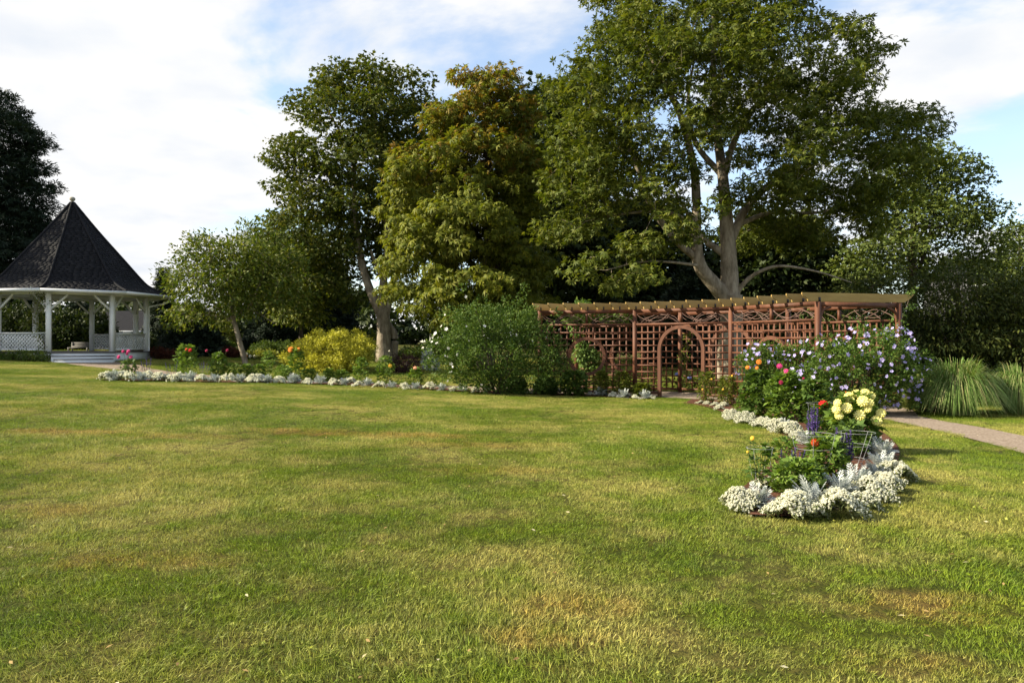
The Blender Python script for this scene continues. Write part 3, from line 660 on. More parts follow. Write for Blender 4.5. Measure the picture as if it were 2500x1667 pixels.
    # rails with diamond lattice on the other sides
    for k in range(1, 8):
        a, b = pol(RP, k, 0), pol(RP, k + 1, 0); d = b - a; L = np.linalg.norm(d); d /= L; nn = np.array([d[1], -d[0], 0]); a = a + d * .1; L -= .2
        if k == 4: continue
        zb, zt = 1.36, 2.06; pw('top_rail', box(a + d * L / 2 + up * (zt + .02), d * L / 2, nn * .06, up * .025)); pw('bottom_rail', box(a + d * L / 2 + up * zb, d * L / 2, nn * .035, up * .03))
        strips = []; H = zt - zb; sp = .165
        for sg in (1, -1):
            x = -H
            while x < L:
                x0, x1 = (x, x + H) if sg > 0 else (x + H, x); z0, z1 = zb, zt
                def clip(xa, za, xb, zb_):
                    pa, pb = np.array([xa, za]), np.array([xb, zb_]); v = pb - pa; lo, hi = 0., 1.
                    for bound, s in ((0, 1), (L, -1)):
                        f0 = s * (pa[0] - bound); f1 = s * (pb[0] - bound)
                        if f0 < 0 and f1 < 0: return None
                        if f0 < 0: lo = max(lo, f0 / (f0 - f1))
                        if f1 < 0: hi = min(hi, f0 / (f0 - f1))
                    return (pa + v * lo, pa + v * hi) if hi > lo else None
                r = clip(x0, z0, x1, z1)
                if r is not None and np.linalg.norm(r[1] - r[0]) > .05:
                    p0 = a + d * r[0][0] + up * r[0][1] + nn * .009 * sg; p1 = a + d * r[1][0] + up * r[1][1] + nn * .009 * sg
                    strips.append(beam(p0, p1, .008, .042, nn) if False else beam(p0, p1, .045, .008, nn))
                x += sp
        pw('lattice', cat(*strips), wh, 'stuff')
    # downspout at the right hand corner
    c = spline([pol(RE + .02, 2, 3.84), pol(RE - .02, 2, 3.66), pol(RE - .3, 2, 3.52), pol(RP + .16, 2, 3.38), pol(RP + .13, 2, 3.2), pol(RP + .13, 2, 2.2), pol(RP + .13, 2, 1.1)], 30)
    V, Fq = tube(c, .042, 6); part_w('downspout', V, Fq, wh, t, org, smooth=True)
    # low slatted bench beyond the gazebo
    bo = P((194 - 1250) / F * 41, 41.0); b = thing('bench', 'low pale slatted bench behind the gazebo, seen through its entrance', 'bench', bo)
    for i, z in enumerate((.30, .40, .50)): part_w('back_slat', *box(bo + [0, .2 + .02 * i, z], [.55, 0, 0], [0, .012, 0], [0, 0, .035]), MT['bench'], b, bo)
    for i in range(3): part_w('seat_slat', *box(bo + [0, -.13 + .12 * i, .25], [.55, 0, 0], [0, .045, 0], [0, 0, .014]), MT['bench'], b, bo)
    for x in (-.5, .5):
        part_w('leg', *box(bo + [x, .22, .26], [.03, 0, 0], [0, .03, 0], [0, 0, .28]), MT['bench'], b, bo); part_w('leg', *box(bo + [x, -.15, .12], [.03, 0, 0], [0, .03, 0], [0, 0, .13]), MT['bench'], b, bo)
    return pol
gpol = gazebo()

# ------------------------------------------------------------------ houses beyond the trees
def house(name, label, px0, px1, Y, y_eave, y_ridge, depth, wallm, roofm, wins):
    a, b = W(px0, y_eave, Y), W(px1, y_eave, Y); ze, zr = a[2], W(0, y_ridge, Y)[2]; zg = float(g((a[0] + b[0]) / 2, Y)) - .3
    org = np.array([(a[0] + b[0]) / 2, Y, zg]); t = thing(name, label, 'house', org); h = (b[0] - a[0]) / 2; up = np.array([0, 0, 1.])
    x0, x1, y0, y1, ym = a[0], b[0], Y, Y + depth, Y + depth / 2
    V = [(x0, y0, zg), (x1, y0, zg), (x1, y1, zg), (x0, y1, zg), (x0, y0, ze), (x1, y0, ze), (x1, y1, ze), (x0, y1, ze), (x0, ym, zr - .1), (x1, ym, zr - .1)]
    Fs = [(0, 1, 5, 4), (1, 2, 6, 9, 5), (2, 3, 7, 6), (3, 0, 4, 8, 7)]
    part_w('wall', V, Fs, wallm, t, org)
    o = .5; k = (zr - ze) / (depth / 2)
    V = [(x0 - o, y0 - o, ze - o * k), (x1 + o, y0 - o, ze - o * k), (x1 + o, ym, zr), (x0 - o, ym, zr), (x1 + o, y1 + o, ze - o * k), (x0 - o, y1 + o, ze - o * k)]
    V = V + [(p[0], p[1], p[2] + .14) for p in V]
    Fs = [(0, 3, 2, 1), (3, 5, 4, 2), (6, 7, 8, 9), (9, 8, 10, 11), (0, 1, 7, 6), (1, 2, 8, 7), (2, 4, 10, 8), (4, 5, 11, 10), (5, 3, 9, 11), (3, 0, 6, 9)]
    part_w('roof', V, Fs, roofm, t, org)
    part_w('fascia_board', *box([(x0 + x1) / 2, y0 - o - .02, ze - o * k + .03], [h + o, 0, 0], [0, .015, 0], [0, 0, .1]), MT['white'], t, org)
    for (wx, wz, ww, wh_) in wins:
        f = part_w('window', *box([wx, y0 - .02, wz], [ww, 0, 0], [0, .03, 0], [0, 0, wh_]), MT['white'], t, org)
        part_w('pane', *box([wx, y0 - .045, wz], [ww - .07, 0, 0], [0, .01, 0], [0, 0, wh_ - .07]), MT['glass'], f, org)
MT['cream_wall'] = solid_mat('cream_siding', [(0.42, 0.37, 0.26), (0.5, 0.45, 0.33)], 2, 0.8)
MT['grey_wall'] = solid_mat('grey_siding', [(0.08, 0.08, 0.085), (0.115, 0.115, 0.12)], 2, 0.8, stretch=(.2, .2, 8))
MT['grey_roof'] = solid_mat('grey_shingle', [(0.022, 0.022, 0.025), (0.038, 0.038, 0.041)], 7, 0.95, 0.0)
MT['glass'] = solid_mat('dark_pane', [(0.02, 0.025, 0.03), (0.04, 0.045, 0.05)], 1, 0.1, 0.6)
house('house', 'cream house with low grey shingle roof seen through the gazebo', 120, 440, 60, 806, 757, 9, MT['cream_wall'], MT['grey_roof'], [(W(300, 818, 60)[0], 2.1, .5, .35), (W(345, 818, 60)[0], 2.1, .5, .35)])
house('house', 'tall grey house half hidden by the trees at the far right', 2385, 2470, 62, 690, 622, 8, MT['grey_wall'], MT['grey_roof'], [(W(2410, 740, 62)[0], 5.2, .5, .8), (W(2448, 740, 62)[0], 5.2, .5, .8)])

# ------------------------------------------------------------------ trees
def oak():
    Y = 32.0; b = P(W(1785, 0, Y)[0], Y); s = Y / F
    lobes = px_lobes(Y, [(1700, 10, 260, 150, 1, 5.0), (1760, -110, 240, 120, 1, 4.5), (1470, 240, 120, 110, -1, 3.2), (1560, 150, 150, 130, -2, 3.5), (1620, 300, 150, 90, -3, 2.6), (1990, 160, 130, 90, 0, 3.2),
        (1880, 250, 180, 120, -1, 4.5), (1800, 120, 160, 130, -3, 3.0), (1480, 400, 140, 80, -1, 3.0), (2060, 400, 170, 120, 1, 4.0), (1960, 380, 140, 70, -3, 2.2), (1680, 530, 120, 50, -3.5, 2.0), (1520, 645, 110, 55, -2, 2.2), (1600, 570, 90, 40, -3, 1.6),
        (2000, 520, 170, 80, 2, 3.5), (2160, 330, 110, 90, 2, 3.5), (1400, 545, 90, 40, -1, 2.2), (1880, 560, 120, 60, 3, 3.0), (2100, 110, 60, 50, 0, 1.8), (1400, 180, 60, 60, 0, 2.0), (1400, 300, 75, 100, -1, 2.5), (1540, 340, 150, 80, -2, 2.5), (1420, 440, 95, 65, -1, 2.4), (1640, 400, 70, 40, -3, 1.4), (1870, 450, 100, 70, -2, 2.0), (1600, 470, 90, 45, -2.5, 1.8), (1480, 500, 90, 40, -1, 2.0)])
    L = lambda pts, rad, dys=None: (px_line(Y, pts, dys), rad)
    gy = HZ - (b[2] - EYE) / s
    limbs = [L([(1787, gy + 8), (1782, 860), (1783, 770), (1778, 715)], [.66, .50, .46, .5]),
        L([(1784, 740), (1780, 640), (1774, 560), (1764, 430), (1748, 300), (1742, 120), (1745, -60)], [.42, .34, .30, .22, .16, .11, .05], [0, 0, 0, 0, .3, .3, .5]),
        L([(1778, 735), (1740, 690), (1708, 645), (1700, 570), (1697, 430), (1660, 280), (1600, 160), (1560, 60)], [.40, .30, .27, .22, .17, .13, .09, .04], [0, -.2, -.4, -.5, -.6, -1, -1, -1]),
        L([(1700, 630), (1650, 585), (1590, 500), (1558, 410), (1520, 330)], [.17, .14, .13, .10, .04], [-.4, -.8, -1.2, -1.4, -1.5]),
        L([(1774, 625), (1720, 585), (1690, 540), (1650, 470)], [.16, .13, .11, .05], [0, .4, .8, 1.]),
        L([(1778, 600), (1830, 500), (1920, 420), (2040, 350), (2150, 300)], [.2, .16, .13, .09, .04], [0, .5, .5, .8, 1.5]),
        L([(1766, 440), (1800, 330), (1880, 220), (1980, 150)], [.15, .12, .08, .04], [0, -.6, -1.2, -1.5]),
        L([(1790, 725), (1835, 675), (1900, 650), (1990, 662), (2080, 690)], [.12, .085, .06, .04, .02], [0, -.4, -.8, -1, -1]),
        L([(1716, 650), (1640, 640), (1560, 640), (1480, 660)], [.07, .05, .035, .02], [-.4, -1.2, -1.8, -2]),
        L([(1695, 560), (1640, 520), (1540, 520), (1430, 540)], [.10, .08, .05, .03], [-.4, -1, -1.3, -1.3]),
        L([(1764, 430), (1700, 350), (1680, 250), (1700, 120)], [.14, .11, .08, .03], [0, .8, 1.2, 1.6]),
        L([(1778, 560), (1880, 520), (1990, 520), (2090, 500)], [.12, .09, .06, .03], [0, 1.2, 2, 2.5])]
    return tree('oak_tree', 'largest oak with many pale grey limbs rising behind the pergola', b, limbs, lobes, 500, .86, 84, OAKT, .156, MT['oak'], MT['bark'], 21, droop=.12, flat=.55, mind=.85)
oak()
def maple():
    Y = 42.0; b = P(W(940, 0, Y)[0], Y); gy = HZ - (b[2] - EYE) / Y * F
    lobes = px_lobes(Y, [(815, 205, 55, 42, 0, 2.4), (930, 215, 75, 45, 0, 3), (1000, 215, 35, 40, 0, 2), (745, 265, 48, 40, 0, 2.4), (840, 290, 80, 55, -1, 3), (940, 300, 80, 65, 0, 3.4), (685, 375, 48, 36, 0, 2), (760, 370, 60, 45, -1, 2.4), (880, 400, 100, 60, -1, 3.6), (970, 380, 60, 70, 1, 3), (715, 465, 45, 35, 0, 2), (790, 490, 75, 50, 0, 3), (890, 510, 90, 60, .5, 3.4), (715, 555, 58, 42, 0, 2.4), (800, 600, 80, 50, 1, 2.8), (770, 670, 70, 45, 1, 2.4), (870, 610, 70, 45, 1, 2.4), (840, 700, 60, 40, 1.5, 2), (1015, 300, 55, 75, 2, 2.4), (1015, 450, 60, 70, 2.5, 2.6), (985, 560, 60, 60, 2.5, 2.4)])
    L = lambda pts, rad, dys=None: (px_line(Y, pts, dys), rad)
    limbs = [L([(940, gy + 8), (936, 840), (934, 790), (930, 745)], [.55, .40, .36, .40]), L([(928, 760), (898, 690), (878, 610), (866, 500), (858, 380), (800, 270)], [.30, .22, .20, .15, .11, .04]),
        L([(932, 760), (936, 680), (945, 600), (935, 450), (920, 320), (900, 200)], [.28, .21, .17, .13, .09, .04]), L([(940, 770), (958, 700), (968, 620), (985, 480), (985, 330)], [.24, .18, .15, .1, .04], [0, .3, .6, 1, 1.2]),
        L([(936, 690), (915, 640), (905, 610)], [.13, .10, .05], [0, -.3, -.5]), L([(868, 520), (800, 430), (720, 370)], [.1, .07, .03]), L([(945, 790), (962, 820), (958, 870)], [.22, .2, .26], [.3, .4, .4])]
    return tree('maple_tree', 'dark green maple with forked trunk behind the yellow shrub', b, limbs, lobes, 315, .85, 108, MAPT, .175, MT['maple'], MT['bark'], 22, droop=.3, flat=.6, mind=.85)
maple()
def chestnut():
    Y = 38.0; b = P(W(1185, 0, Y)[0], Y); gy = HZ - (b[2] - EYE) / Y * F
    lobes = px_lobes(Y, [(1180, 225, 80, 55, 0, 2.2), (1160, 300, 115, 70, 0, 3), (1235, 300, 70, 70, .5, 2.5), (1105, 290, 70, 55, -.3, 2.2), (1245, 250, 60, 45, .3, 2.0), (1060, 430, 105, 80, -1, 3), (1190, 410, 125, 90, -.5, 3.6), (1270, 440, 80, 100, 1, 3), (1030, 540, 90, 70, -1, 3), (1140, 560, 130, 90, -1, 3.8), (1040, 660, 90, 70, -1, 3), (1160, 690, 120, 80, -1, 3.6), (1260, 620, 90, 110, 1, 3), (1010, 730, 70, 40, -1, 2), (1110, 755, 110, 35, -1.5, 2.4), (1270, 745, 90, 35, 0, 2.4)])
    L = lambda pts, rad, dys=None: (px_line(Y, pts, dys), rad)
    limbs = [L([(1185, gy + 8), (1184, 780), (1190, 660), (1195, 540), (1190, 400), (1182, 240)], [.5, .38, .30, .24, .16, .05]), L([(1188, 700), (1230, 600), (1255, 480), (1250, 360)], [.2, .15, .1, .04]), L([(1188, 690), (1120, 600), (1070, 500), (1040, 430)], [.18, .13, .09, .04])]
    z0, z1 = W(0, 500, Y)[2], W(0, -10, Y)[2]
    return tree('horse_chestnut_tree', 'horse chestnut turning orange at its top beside the dark maple', b, limbs, lobes, 320, .86, 66, CHEST, .225, MT['chestnut'], MT['bark_dark'], 23, droop=.75, flat=.55, mind=.8, up=1.1, two=(MT['chestnut_top'], z0, z1))
chestnut()
def simple_tree(name, label, px, Y, rows, n, cr, per, tm, size, lm, bm, seed, r0=.25, group=None, lean=None, **kw):
    b = P(W(px, 0, Y)[0], Y); gy = HZ - (b[2] - EYE) / Y * F; lobes = px_lobes(Y, rows)
    top = min(r[1] - r[3] * .6 for r in rows); pts = [(px, gy + 6), (px + (lean or 0) * .3, gy * .65 + top * .35), (px + (lean or 0) * .7, gy * .3 + top * .7), (px + (lean or 0), top)]
    limbs = [(px_line(Y, pts), [r0, r0 * .75, r0 * .45, .04])]
    for k, r in enumerate(rows[1:5]):
        f = .35 + .1 * k; a = np.array([px + (lean or 0) * f, gy * (1 - f) + top * f]); e = np.array([r[0], r[1]]); m = (a + e) / 2 + np.array([0, 12])
        limbs.append((px_line(Y, [a, m, e], [0, r[4] * .5, r[4]]), [r0 * .45, r0 * .3, .03]))
    return tree(name, label, b, limbs, lobes, n, cr, per, tm, size, lm, bm, seed, group=group, **kw)
BG = 'trees behind the garden'
simple_tree('ash_tree', 'airy tree with slender twin trunks right of the pergola end', 2225, 46, [(2230, 400, 80, 50, 0, 2.5), (2300, 450, 80, 60, 0, 2.8), (2180, 480, 80, 60, 1, 3), (2260, 540, 110, 50, 0, 3.2), (2360, 530, 60, 50, 0, 2.2), (2160, 610, 110, 45, 0, 2.6), (2380, 600, 70, 40, 0, 2.4), (2260, 650, 130, 30, 1, 2.6), (2110, 660, 70, 30, 0, 2)], 210, 1.0, 100, TRI, .175, MT['ash'], MT['bark_dark'], 31, .32, BG, mind=.85, lean=10)
simple_tree('ash_tree', 'small loose tree at the right edge of the garden', 2490, 52, [(2490, 580, 50, 40, 0, 2.2), (2520, 650, 70, 50, 0, 2.5), (2455, 650, 40, 40, 0, 2), (2480, 715, 70, 40, 0, 2.5)], 90, .9, 100, TRI, .16, MT['ash'], MT['bark_dark'], 32, .22, BG)
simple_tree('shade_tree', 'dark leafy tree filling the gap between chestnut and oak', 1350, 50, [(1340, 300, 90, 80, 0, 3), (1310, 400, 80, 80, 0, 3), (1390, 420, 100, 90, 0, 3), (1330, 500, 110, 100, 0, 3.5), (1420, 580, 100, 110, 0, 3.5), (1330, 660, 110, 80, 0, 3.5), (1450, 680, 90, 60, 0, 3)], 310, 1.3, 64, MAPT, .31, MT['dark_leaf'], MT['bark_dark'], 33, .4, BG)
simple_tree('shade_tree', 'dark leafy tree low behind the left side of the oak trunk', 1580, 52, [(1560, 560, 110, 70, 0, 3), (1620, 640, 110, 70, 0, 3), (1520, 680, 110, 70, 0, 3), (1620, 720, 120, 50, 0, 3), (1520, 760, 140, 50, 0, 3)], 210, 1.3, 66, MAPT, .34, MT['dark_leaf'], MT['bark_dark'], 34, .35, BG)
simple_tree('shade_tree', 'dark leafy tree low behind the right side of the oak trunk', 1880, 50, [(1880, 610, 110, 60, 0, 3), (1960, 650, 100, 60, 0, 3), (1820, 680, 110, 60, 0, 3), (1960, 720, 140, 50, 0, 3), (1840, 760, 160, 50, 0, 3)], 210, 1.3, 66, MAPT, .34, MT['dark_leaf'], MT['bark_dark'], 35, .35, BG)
simple_tree('willow_tree', 'pale soft green tree peeping out left of the maple', 742, 58, [(742, 560, 55, 40, 0, 2), (700, 600, 60, 50, 0, 2.5), (770, 640, 70, 60, 0, 3), (700, 680, 80, 50, 0, 3)], 120, 1.1, 85, SLIM, .34, MT['pale'], MT['bark_dark'], 36, .3, BG, droop=.5)
simple_tree('garden_tree', 'light green young tree glimpsed low between fruit tree and maple', 735, 44, [(735, 650, 45, 40, 0, 1.8), (760, 710, 50, 40, 0, 1.8), (705, 720, 50, 36, 0, 1.8), (735, 765, 60, 26, 0, 1.8)], 120, .8, 64, LEAF, .2, MT['fruit'], MT['bark_dark'], 38, .15, BG)
simple_tree('garden_tree', 'bushy mid green tree between the small fruit tree and maple', 690, 50, [(690, 640, 80, 60, 0, 3), (740, 700, 80, 60, 0, 3), (640, 720, 90, 60, 0, 3), (720, 760, 90, 45, 0, 3)], 160, 1.1, 90, LEAF, .24, MT['mid'], MT['bark_dark'], 37, .25, BG)
def fruit():
    Y = float(G(601, 893)[1]); b = G(601, 893)
    lobes = px_lobes(Y, [(560, 640, 95, 55, 0, 2.2), (640, 630, 90, 60, 0, 2.2), (530, 690, 120, 55, -.5, 2.4), (660, 700, 85, 50, 0, 2), (485, 655, 48, 34, 0, 1.4), (490, 715, 55, 32, -.5, 1.4), (620, 575, 40, 30, 0, 1.), (480, 765, 80, 30, -.6, 1.5), (590, 740, 80, 35, 0, 1.6), (450, 625, 16, 16, 0, .5), (415, 785, 40, 16, -.6, .8), (510, 610, 50, 40, 0, 1.4), (690, 655, 50, 50, 0, 1.2), (612, 552, 18, 22, 0, .4), (640, 560, 14, 20, 0, .4), (478, 592, 16, 18, 0, .4), (440, 660, 12, 14, 0, .3), (700, 730, 60, 36, .3, 1.4)])
    L = lambda pts, rad, dys=None: (px_line(Y, pts, dys), rad)
    limbs = [L([(602, 897), (592, 860), (578, 810), (568, 770), (562, 700), (560, 620)], [.15, .12, .11, .1, .07, .03]), L([(568, 775), (610, 745), (635, 690), (650, 620)], [.07, .055, .04, .02]), L([(572, 790), (530, 750), (490, 705), (470, 680)], [.06, .05, .035, .02]),
        L([(566, 780), (500, 770), (440, 800), (436, 810)], [.05, .035, .02, .012]), L([(600, 752), (640, 770), (670, 790)], [.035, .025, .012]), L([(565, 740), (520, 660), (510, 600)], [.05, .04, .02])]
    return tree('fruit_tree', 'small leaning fruit tree with light olive leaves beside the gazebo', b, limbs, lobes, 390, .48, 42, LEAF, .16, MT['fruit_tree'], MT['bark'], 24, mind=.36, flat=.8, shell=.3)
fruit()
def conifer(name, label, px, Y, top_py, half_px, seed, bottom=None, n=360, lm=None, group=None, sparse=1.0, per=30):
    b = P(W(px, 0, Y)[0], Y); zt = W(0, top_py, Y)[2]; rB = half_px * Y / F; rs = np.random.default_rng(seed)
    t = thing(name, label, 'tree', b, group); zb = b[2] + (.4 if bottom is None else bottom)
    f = (np.arange(n) + .5) / n; z = zt - (zt - zb) * f ** .62; rad = rB * ((zt - z) / (zt - zb)) ** .85
    a = np.arange(n) * 2.39996 + rs.normal(size=n) * .3; k = (.55 + .45 * rs.random(n)) * (1 + .18 * np.sin(z * 3.1 + a * 2))
    cl = np.stack([b[0] + rad * k * np.cos(a), b[1] + rad * k * np.sin(a), z - .15 * rad * k], -1)
    tb = [tube(px_line(Y, [(px, HZ - (b[2] - EYE) / Y * F + 5), (px, (top_py + 840) / 2), (px, top_py)]), [.28 * rB / 3 + .08, .16 * rB / 3 + .05, .02], 7)]
    for i in range(0, n, 2): tb.append(tube(spline([[b[0], b[1], z[i] + .1], (cl[i] + [b[0], b[1], z[i] + .15]) / 2, cl[i]], 4), [.05, .035, .022, .012], 4))
    V, Fq = cat(*tb); part_w('trunk', V, Fq, MT['bark_dark'], t, b, smooth=True)
    size = min(.36, max(.2, .13 * rB)); V, Fq = clump_leaves(cl, .26 * rB * sparse + .12, int(per * (.7 + rB * .25)), NEED, size, out=.4, droop=.1, flat=.45, rs=rs, cen0=np.array([b[0], b[1], (zt + zb) / 2]), up=1.2)
    part('crown', mesh_np('crown', V - b, Fq, lm or MT['needle']), t)
EV = 'evergreens behind the garden'
simple_tree('pine_tree', 'tall dark pine rising behind the gazebo at the left edge', -40, 52, [(-30, 260, 60, 60, 0, 2), (10, 330, 75, 55, 0, 2.6), (-20, 420, 115, 60, 0, 3), (30, 470, 85, 60, 0, 3), (-20, 540, 130, 60, 0, 3.2), (20, 620, 105, 60, 0, 3.2), (-40, 690, 140, 50, 0, 3.2)], 280, 1.0, 115, NEED, .29, MT['needle'], MT['bark_dark'], 41, .35, EV, flat=.4, mind=1.0, up=1.3)
def side_pine():
    b = P(-34.0, 34.6); rs = np.random.default_rng(52); lobes = np.array([(b[0], b[1], b[2] + z, r, r, 1.6) for z, r in ((3, 4.2), (5, 4.4), (7, 4.2), (9, 3.6), (11, 2.8), (13, 1.8))])
    limbs = [([b - [0, 0, .1], b + [.1, 0, 5], b + [0, .1, 10], b + [0, 0, 14]], [.4, .32, .2, .05])]
    tree('pine_tree', 'tall dark pine just beyond the left edge whose shade falls on the gazebo', b, limbs, lobes, 240, 1.1, 50, NEED, .45, MT['needle'], MT['bark_dark'], 53, group=EV, flat=.4, mind=1.0, up=1.3)
side_pine()
conifer('spruce_tree', 'dark narrow evergreen right behind the gazebo corner', 398, 46, 655, 42, 42, n=240, group=EV)
conifer('spruce_tree', 'dark spreading evergreen below the maple at left of its trunk', 800, 50, 655, 95, 43, n=300, group=EV)
conifer('spruce_tree', 'low dark evergreen under the fruit tree branches', 470, 41, 745, 75, 44, n=260, group=EV)
conifer('spruce_tree', 'low dark evergreen right of the fruit tree stem', 660, 47, 725, 70, 45, n=240, group=EV)
simple_tree('hemlock_tree', 'dark hanging evergreen beside the slender ash trunk', 2340, 31, [(2330, 700, 110, 45, 0, 2.5), (2270, 755, 90, 45, 0, 2.5), (2410, 760, 100, 50, 0, 2.5), (2340, 820, 140, 45, 0, 2.5), (2250, 840, 80, 36, 0, 2)], 220, .8, 80, SLIM, .17, MT['hemlock'], MT['bark_dark'], 46, .22, EV, flat=.45, droop=.4)
simple_tree('hemlock_tree', 'dark evergreen at the right edge behind the tall grasses', 2500, 30, [(2490, 730, 80, 50, 0, 2.2), (2510, 790, 80, 50, 0, 2.2), (2450, 830, 90, 45, 0, 2.2), (2520, 860, 80, 40, 0, 2)], 150, .8, 80, SLIM, .17, MT['hemlock'], MT['bark_dark'], 47, .2, EV, flat=.45, droop=.4)
simple_tree('hemlock_tree', 'dark evergreen behind the far end of the pergola', 2130, 37, [(2130, 725, 85, 45, 0, 2.5), (2070, 760, 75, 40, 0, 2.2), (2180, 790, 85, 45, 0, 2.5), (2110, 830, 110, 36, 0, 2.5)], 180, .9, 80, SLIM, .2, MT['hemlock'], MT['bark_dark'], 48, .22, EV, flat=.45, droop=.4)
conifer('spruce_tree', 'dark evergreen seen left through the gazebo posts', 20, 49, 690, 95, 49, n=260, group=EV)
conifer('spruce_tree', 'dark evergreen seen past the gazebo entrance', 190, 48, 735, 60, 50, n=220, group=EV)
conifer('hemlock_tree', 'dark evergreen mass behind the arch of the pergola', 1690, 44, 650, 110, 51, n=300, group=EV, per=40)

# a far belt of woodland closes the view
def belt():
    rs = np.random.default_rng(77); n = 900; x = rs.uniform(-75, 75, n); y = rs.uniform(84, 96, n)
    z = g(x, y) + rs.random(n) ** .8 * (4.2 + 1.3 * np.sin(x * .23) + .8 * np.sin(x * .7 + 1))
    V, Fq = clump_leaves(np.stack([x, y, z], -1), 1.3, 16, MAPT, .72, rs=rs)
    o = bpy.data.objects.new('woodland', mesh_np('woodland', V, Fq, MT['dark_leaf'])); C.objects.link(o); tag(o, 'far belt of dark green woodland behind the garden', 'woodland', kind='stuff')
belt()

# ------------------------------------------------------------------ shrubs
def shrub(name, label, base, lobes, n, cr, per, tm, size, lm, seed, stems=9, group=None, category='shrub', droop=0.0, flat=.85, shell=.55, up=.8, mind=None, stemm=None, spray=.2):
    rs = np.random.default_rng(seed); base = np.asarray(base, float); t = thing(name, label, category, base, group); lobes = np.asarray(lobes, float)
    cl = sample_lobes(lobes, n, mind or cr * .7, rs, shell); cl = cl[cl[:, 2] > g(cl[:, 0], cl[:, 1]) + .02]
    st = rs.random(len(cl)) < spray; cl[st] = base + (cl[st] - base) * rs.uniform(1.04, 1.17, (int(st.sum()), 1)) + rs.normal(size=(int(st.sum()), 3)) * .03
    tb = []
    for i in rs.choice(len(cl), min(len(cl), stems * 4), replace=False):
        a = base + np.array([rs.normal() * .12, rs.normal() * .12, 0]); m = (a + cl[i]) / 2 + np.array([0, 0, .12 * np.linalg.norm(cl[i] - a)]); tb.append(tube(spline([a, m, cl[i]], 6), np.linspace(.02, .005, 6), 4))
    V, Fq = cat(*tb); part_w('stem', V, Fq, stemm or MT['bark_dark'], t, base, 'stuff')
    V, Fq = clump_leaves(cl, cr * (.75 + .5 * rs.random(len(cl))), per, tm, size, droop=droop, flat=flat, up=up, rs=rs, cen0=np.array([*base[:2], base[2]]))
    V[:, 2] = np.maximum(V[:, 2], g(V[:, 0], V[:, 1]) + .01)
    part('foliage', mesh_np('foliage', V - base, Fq, lm), t)
    return t, cl
def skin_points(lobes, n, rs, toward=None, spread=.8):
    """points on the outer skin of a shrub, on the side one looks at"""
    out = []; lobes = np.asarray(lobes, float)
    while len(out) < n:
        l = lobes[rs.integers(len(lobes))]; d = unit(rs.normal(size=3))
        if d[1] > .35 or d[2] < -.5: continue
        p = l[:3] + d * l[3:6] * 1.03; q = ((p - lobes[:, :3]) / lobes[:, 3:6]); 
        if np.any(np.sum(q * q, 1) < .88): continue
        if p[2] < g(p[0], p[1]) + .15: continue
        out.append((p, d))
    return out
def flower_mesh(name, mats, petals=5, cup=.35):
    V, Fs, mi = [], [], []
    for k in range(petals):
        a = 2 * math.pi * k / petals; d = np.array([math.cos(a), math.sin(a), 0]); s = np.array([-d[1], d[0], 0]); z = np.array([0, 0, 1.]); o = len(V)
        V += [d * .05, d * .55 + s * .40 + z * cup * .5, d * 1.0 + s * .22 + z * cup * .75, d * 1.02 - s * .22 + z * cup * .7, d * .55 - s * .40 + z * cup * .42]
        Fs += [(o, o + 1, o + 2, o + 3), (o, o + 3, o + 4, o)][:1]; Fs[-1] = (o, o + 1, o + 2, o + 3, o + 4); mi.append(0)
    o = len(V); V += [(.13, 0, .05), (0, .13, .05), (-.13, 0, .05), (0, -.13, .05), (0, 0, .5)]; Fs += [(o, o + 1, o + 4), (o + 1, o + 2, o + 4), (o + 2, o + 3, o + 4), (o + 3, o, o + 4)]; mi += [1] * 4
    me = mesh_py(name, V, Fs, mats); me.polygons.foreach_set('material_index', mi); return me
def bloom_mesh(name, mat, n=64, flatn=.75):
    i = np.arange(n); ph = 2.15 * np.sqrt((i + .6) / n); az = i * 2.39996
    rad = np.stack([np.sin(ph) * np.cos(az), np.sin(ph) * np.sin(az), np.cos(ph) * flatn], -1)
    tang = np.stack([np.cos(ph) * np.cos(az), np.cos(ph) * np.sin(az), -np.sin(ph)], -1); k_ = (ph / 2.15)[:, None]; d = rad * (1.25 - .7 * k_) + tang * (.15 + .75 * k_)
    T = np.array([(-.25, 0, 0), (.25, 0, 0), (.36, .6, .14), (0, 1, .10), (-.36, .6, .14)]); s = .30 + .20 * np.sin(ph)
    V, Fq = stamp(T, np.array([[0, 1, 2, 3, 4]]), frames(d, rad, s * .8, s, s), rad * .52)
    a8 = np.linspace(0, 2 * np.pi, 10, endpoint=False); core = [(.60 * math.sin(t_) * math.cos(a), .60 * math.sin(t_) * math.sin(a), .60 * flatn * math.cos(t_)) for t_ in (.05, .5, 1.0, 1.5, 2.0) for a in a8]; o = len(V)
    cf = [(o + r_ * 10 + j, o + r_ * 10 + (j + 1) % 10, o + r_ * 10 + 10 + (j + 1) % 10, o + r_ * 10 + 10 + j) for r_ in range(4) for j in range(10)] + [tuple(o + j for j in range(10))]
    return mesh_py(name, list(V) + core, [tuple(int(v) for v in f) for f in Fq] + cf, mat)
def facing(o, d): o.rotation_mode = 'QUATERNION'; q = Vector(d).to_track_quat('Z', 'Y'); o.rotation_quaternion = q
def put(name, me, parent, org, p, d, s):
    o = part(name, me, parent, loc=np.asarray(p) - org); facing(o, d); o.scale = (s, s, s); return o

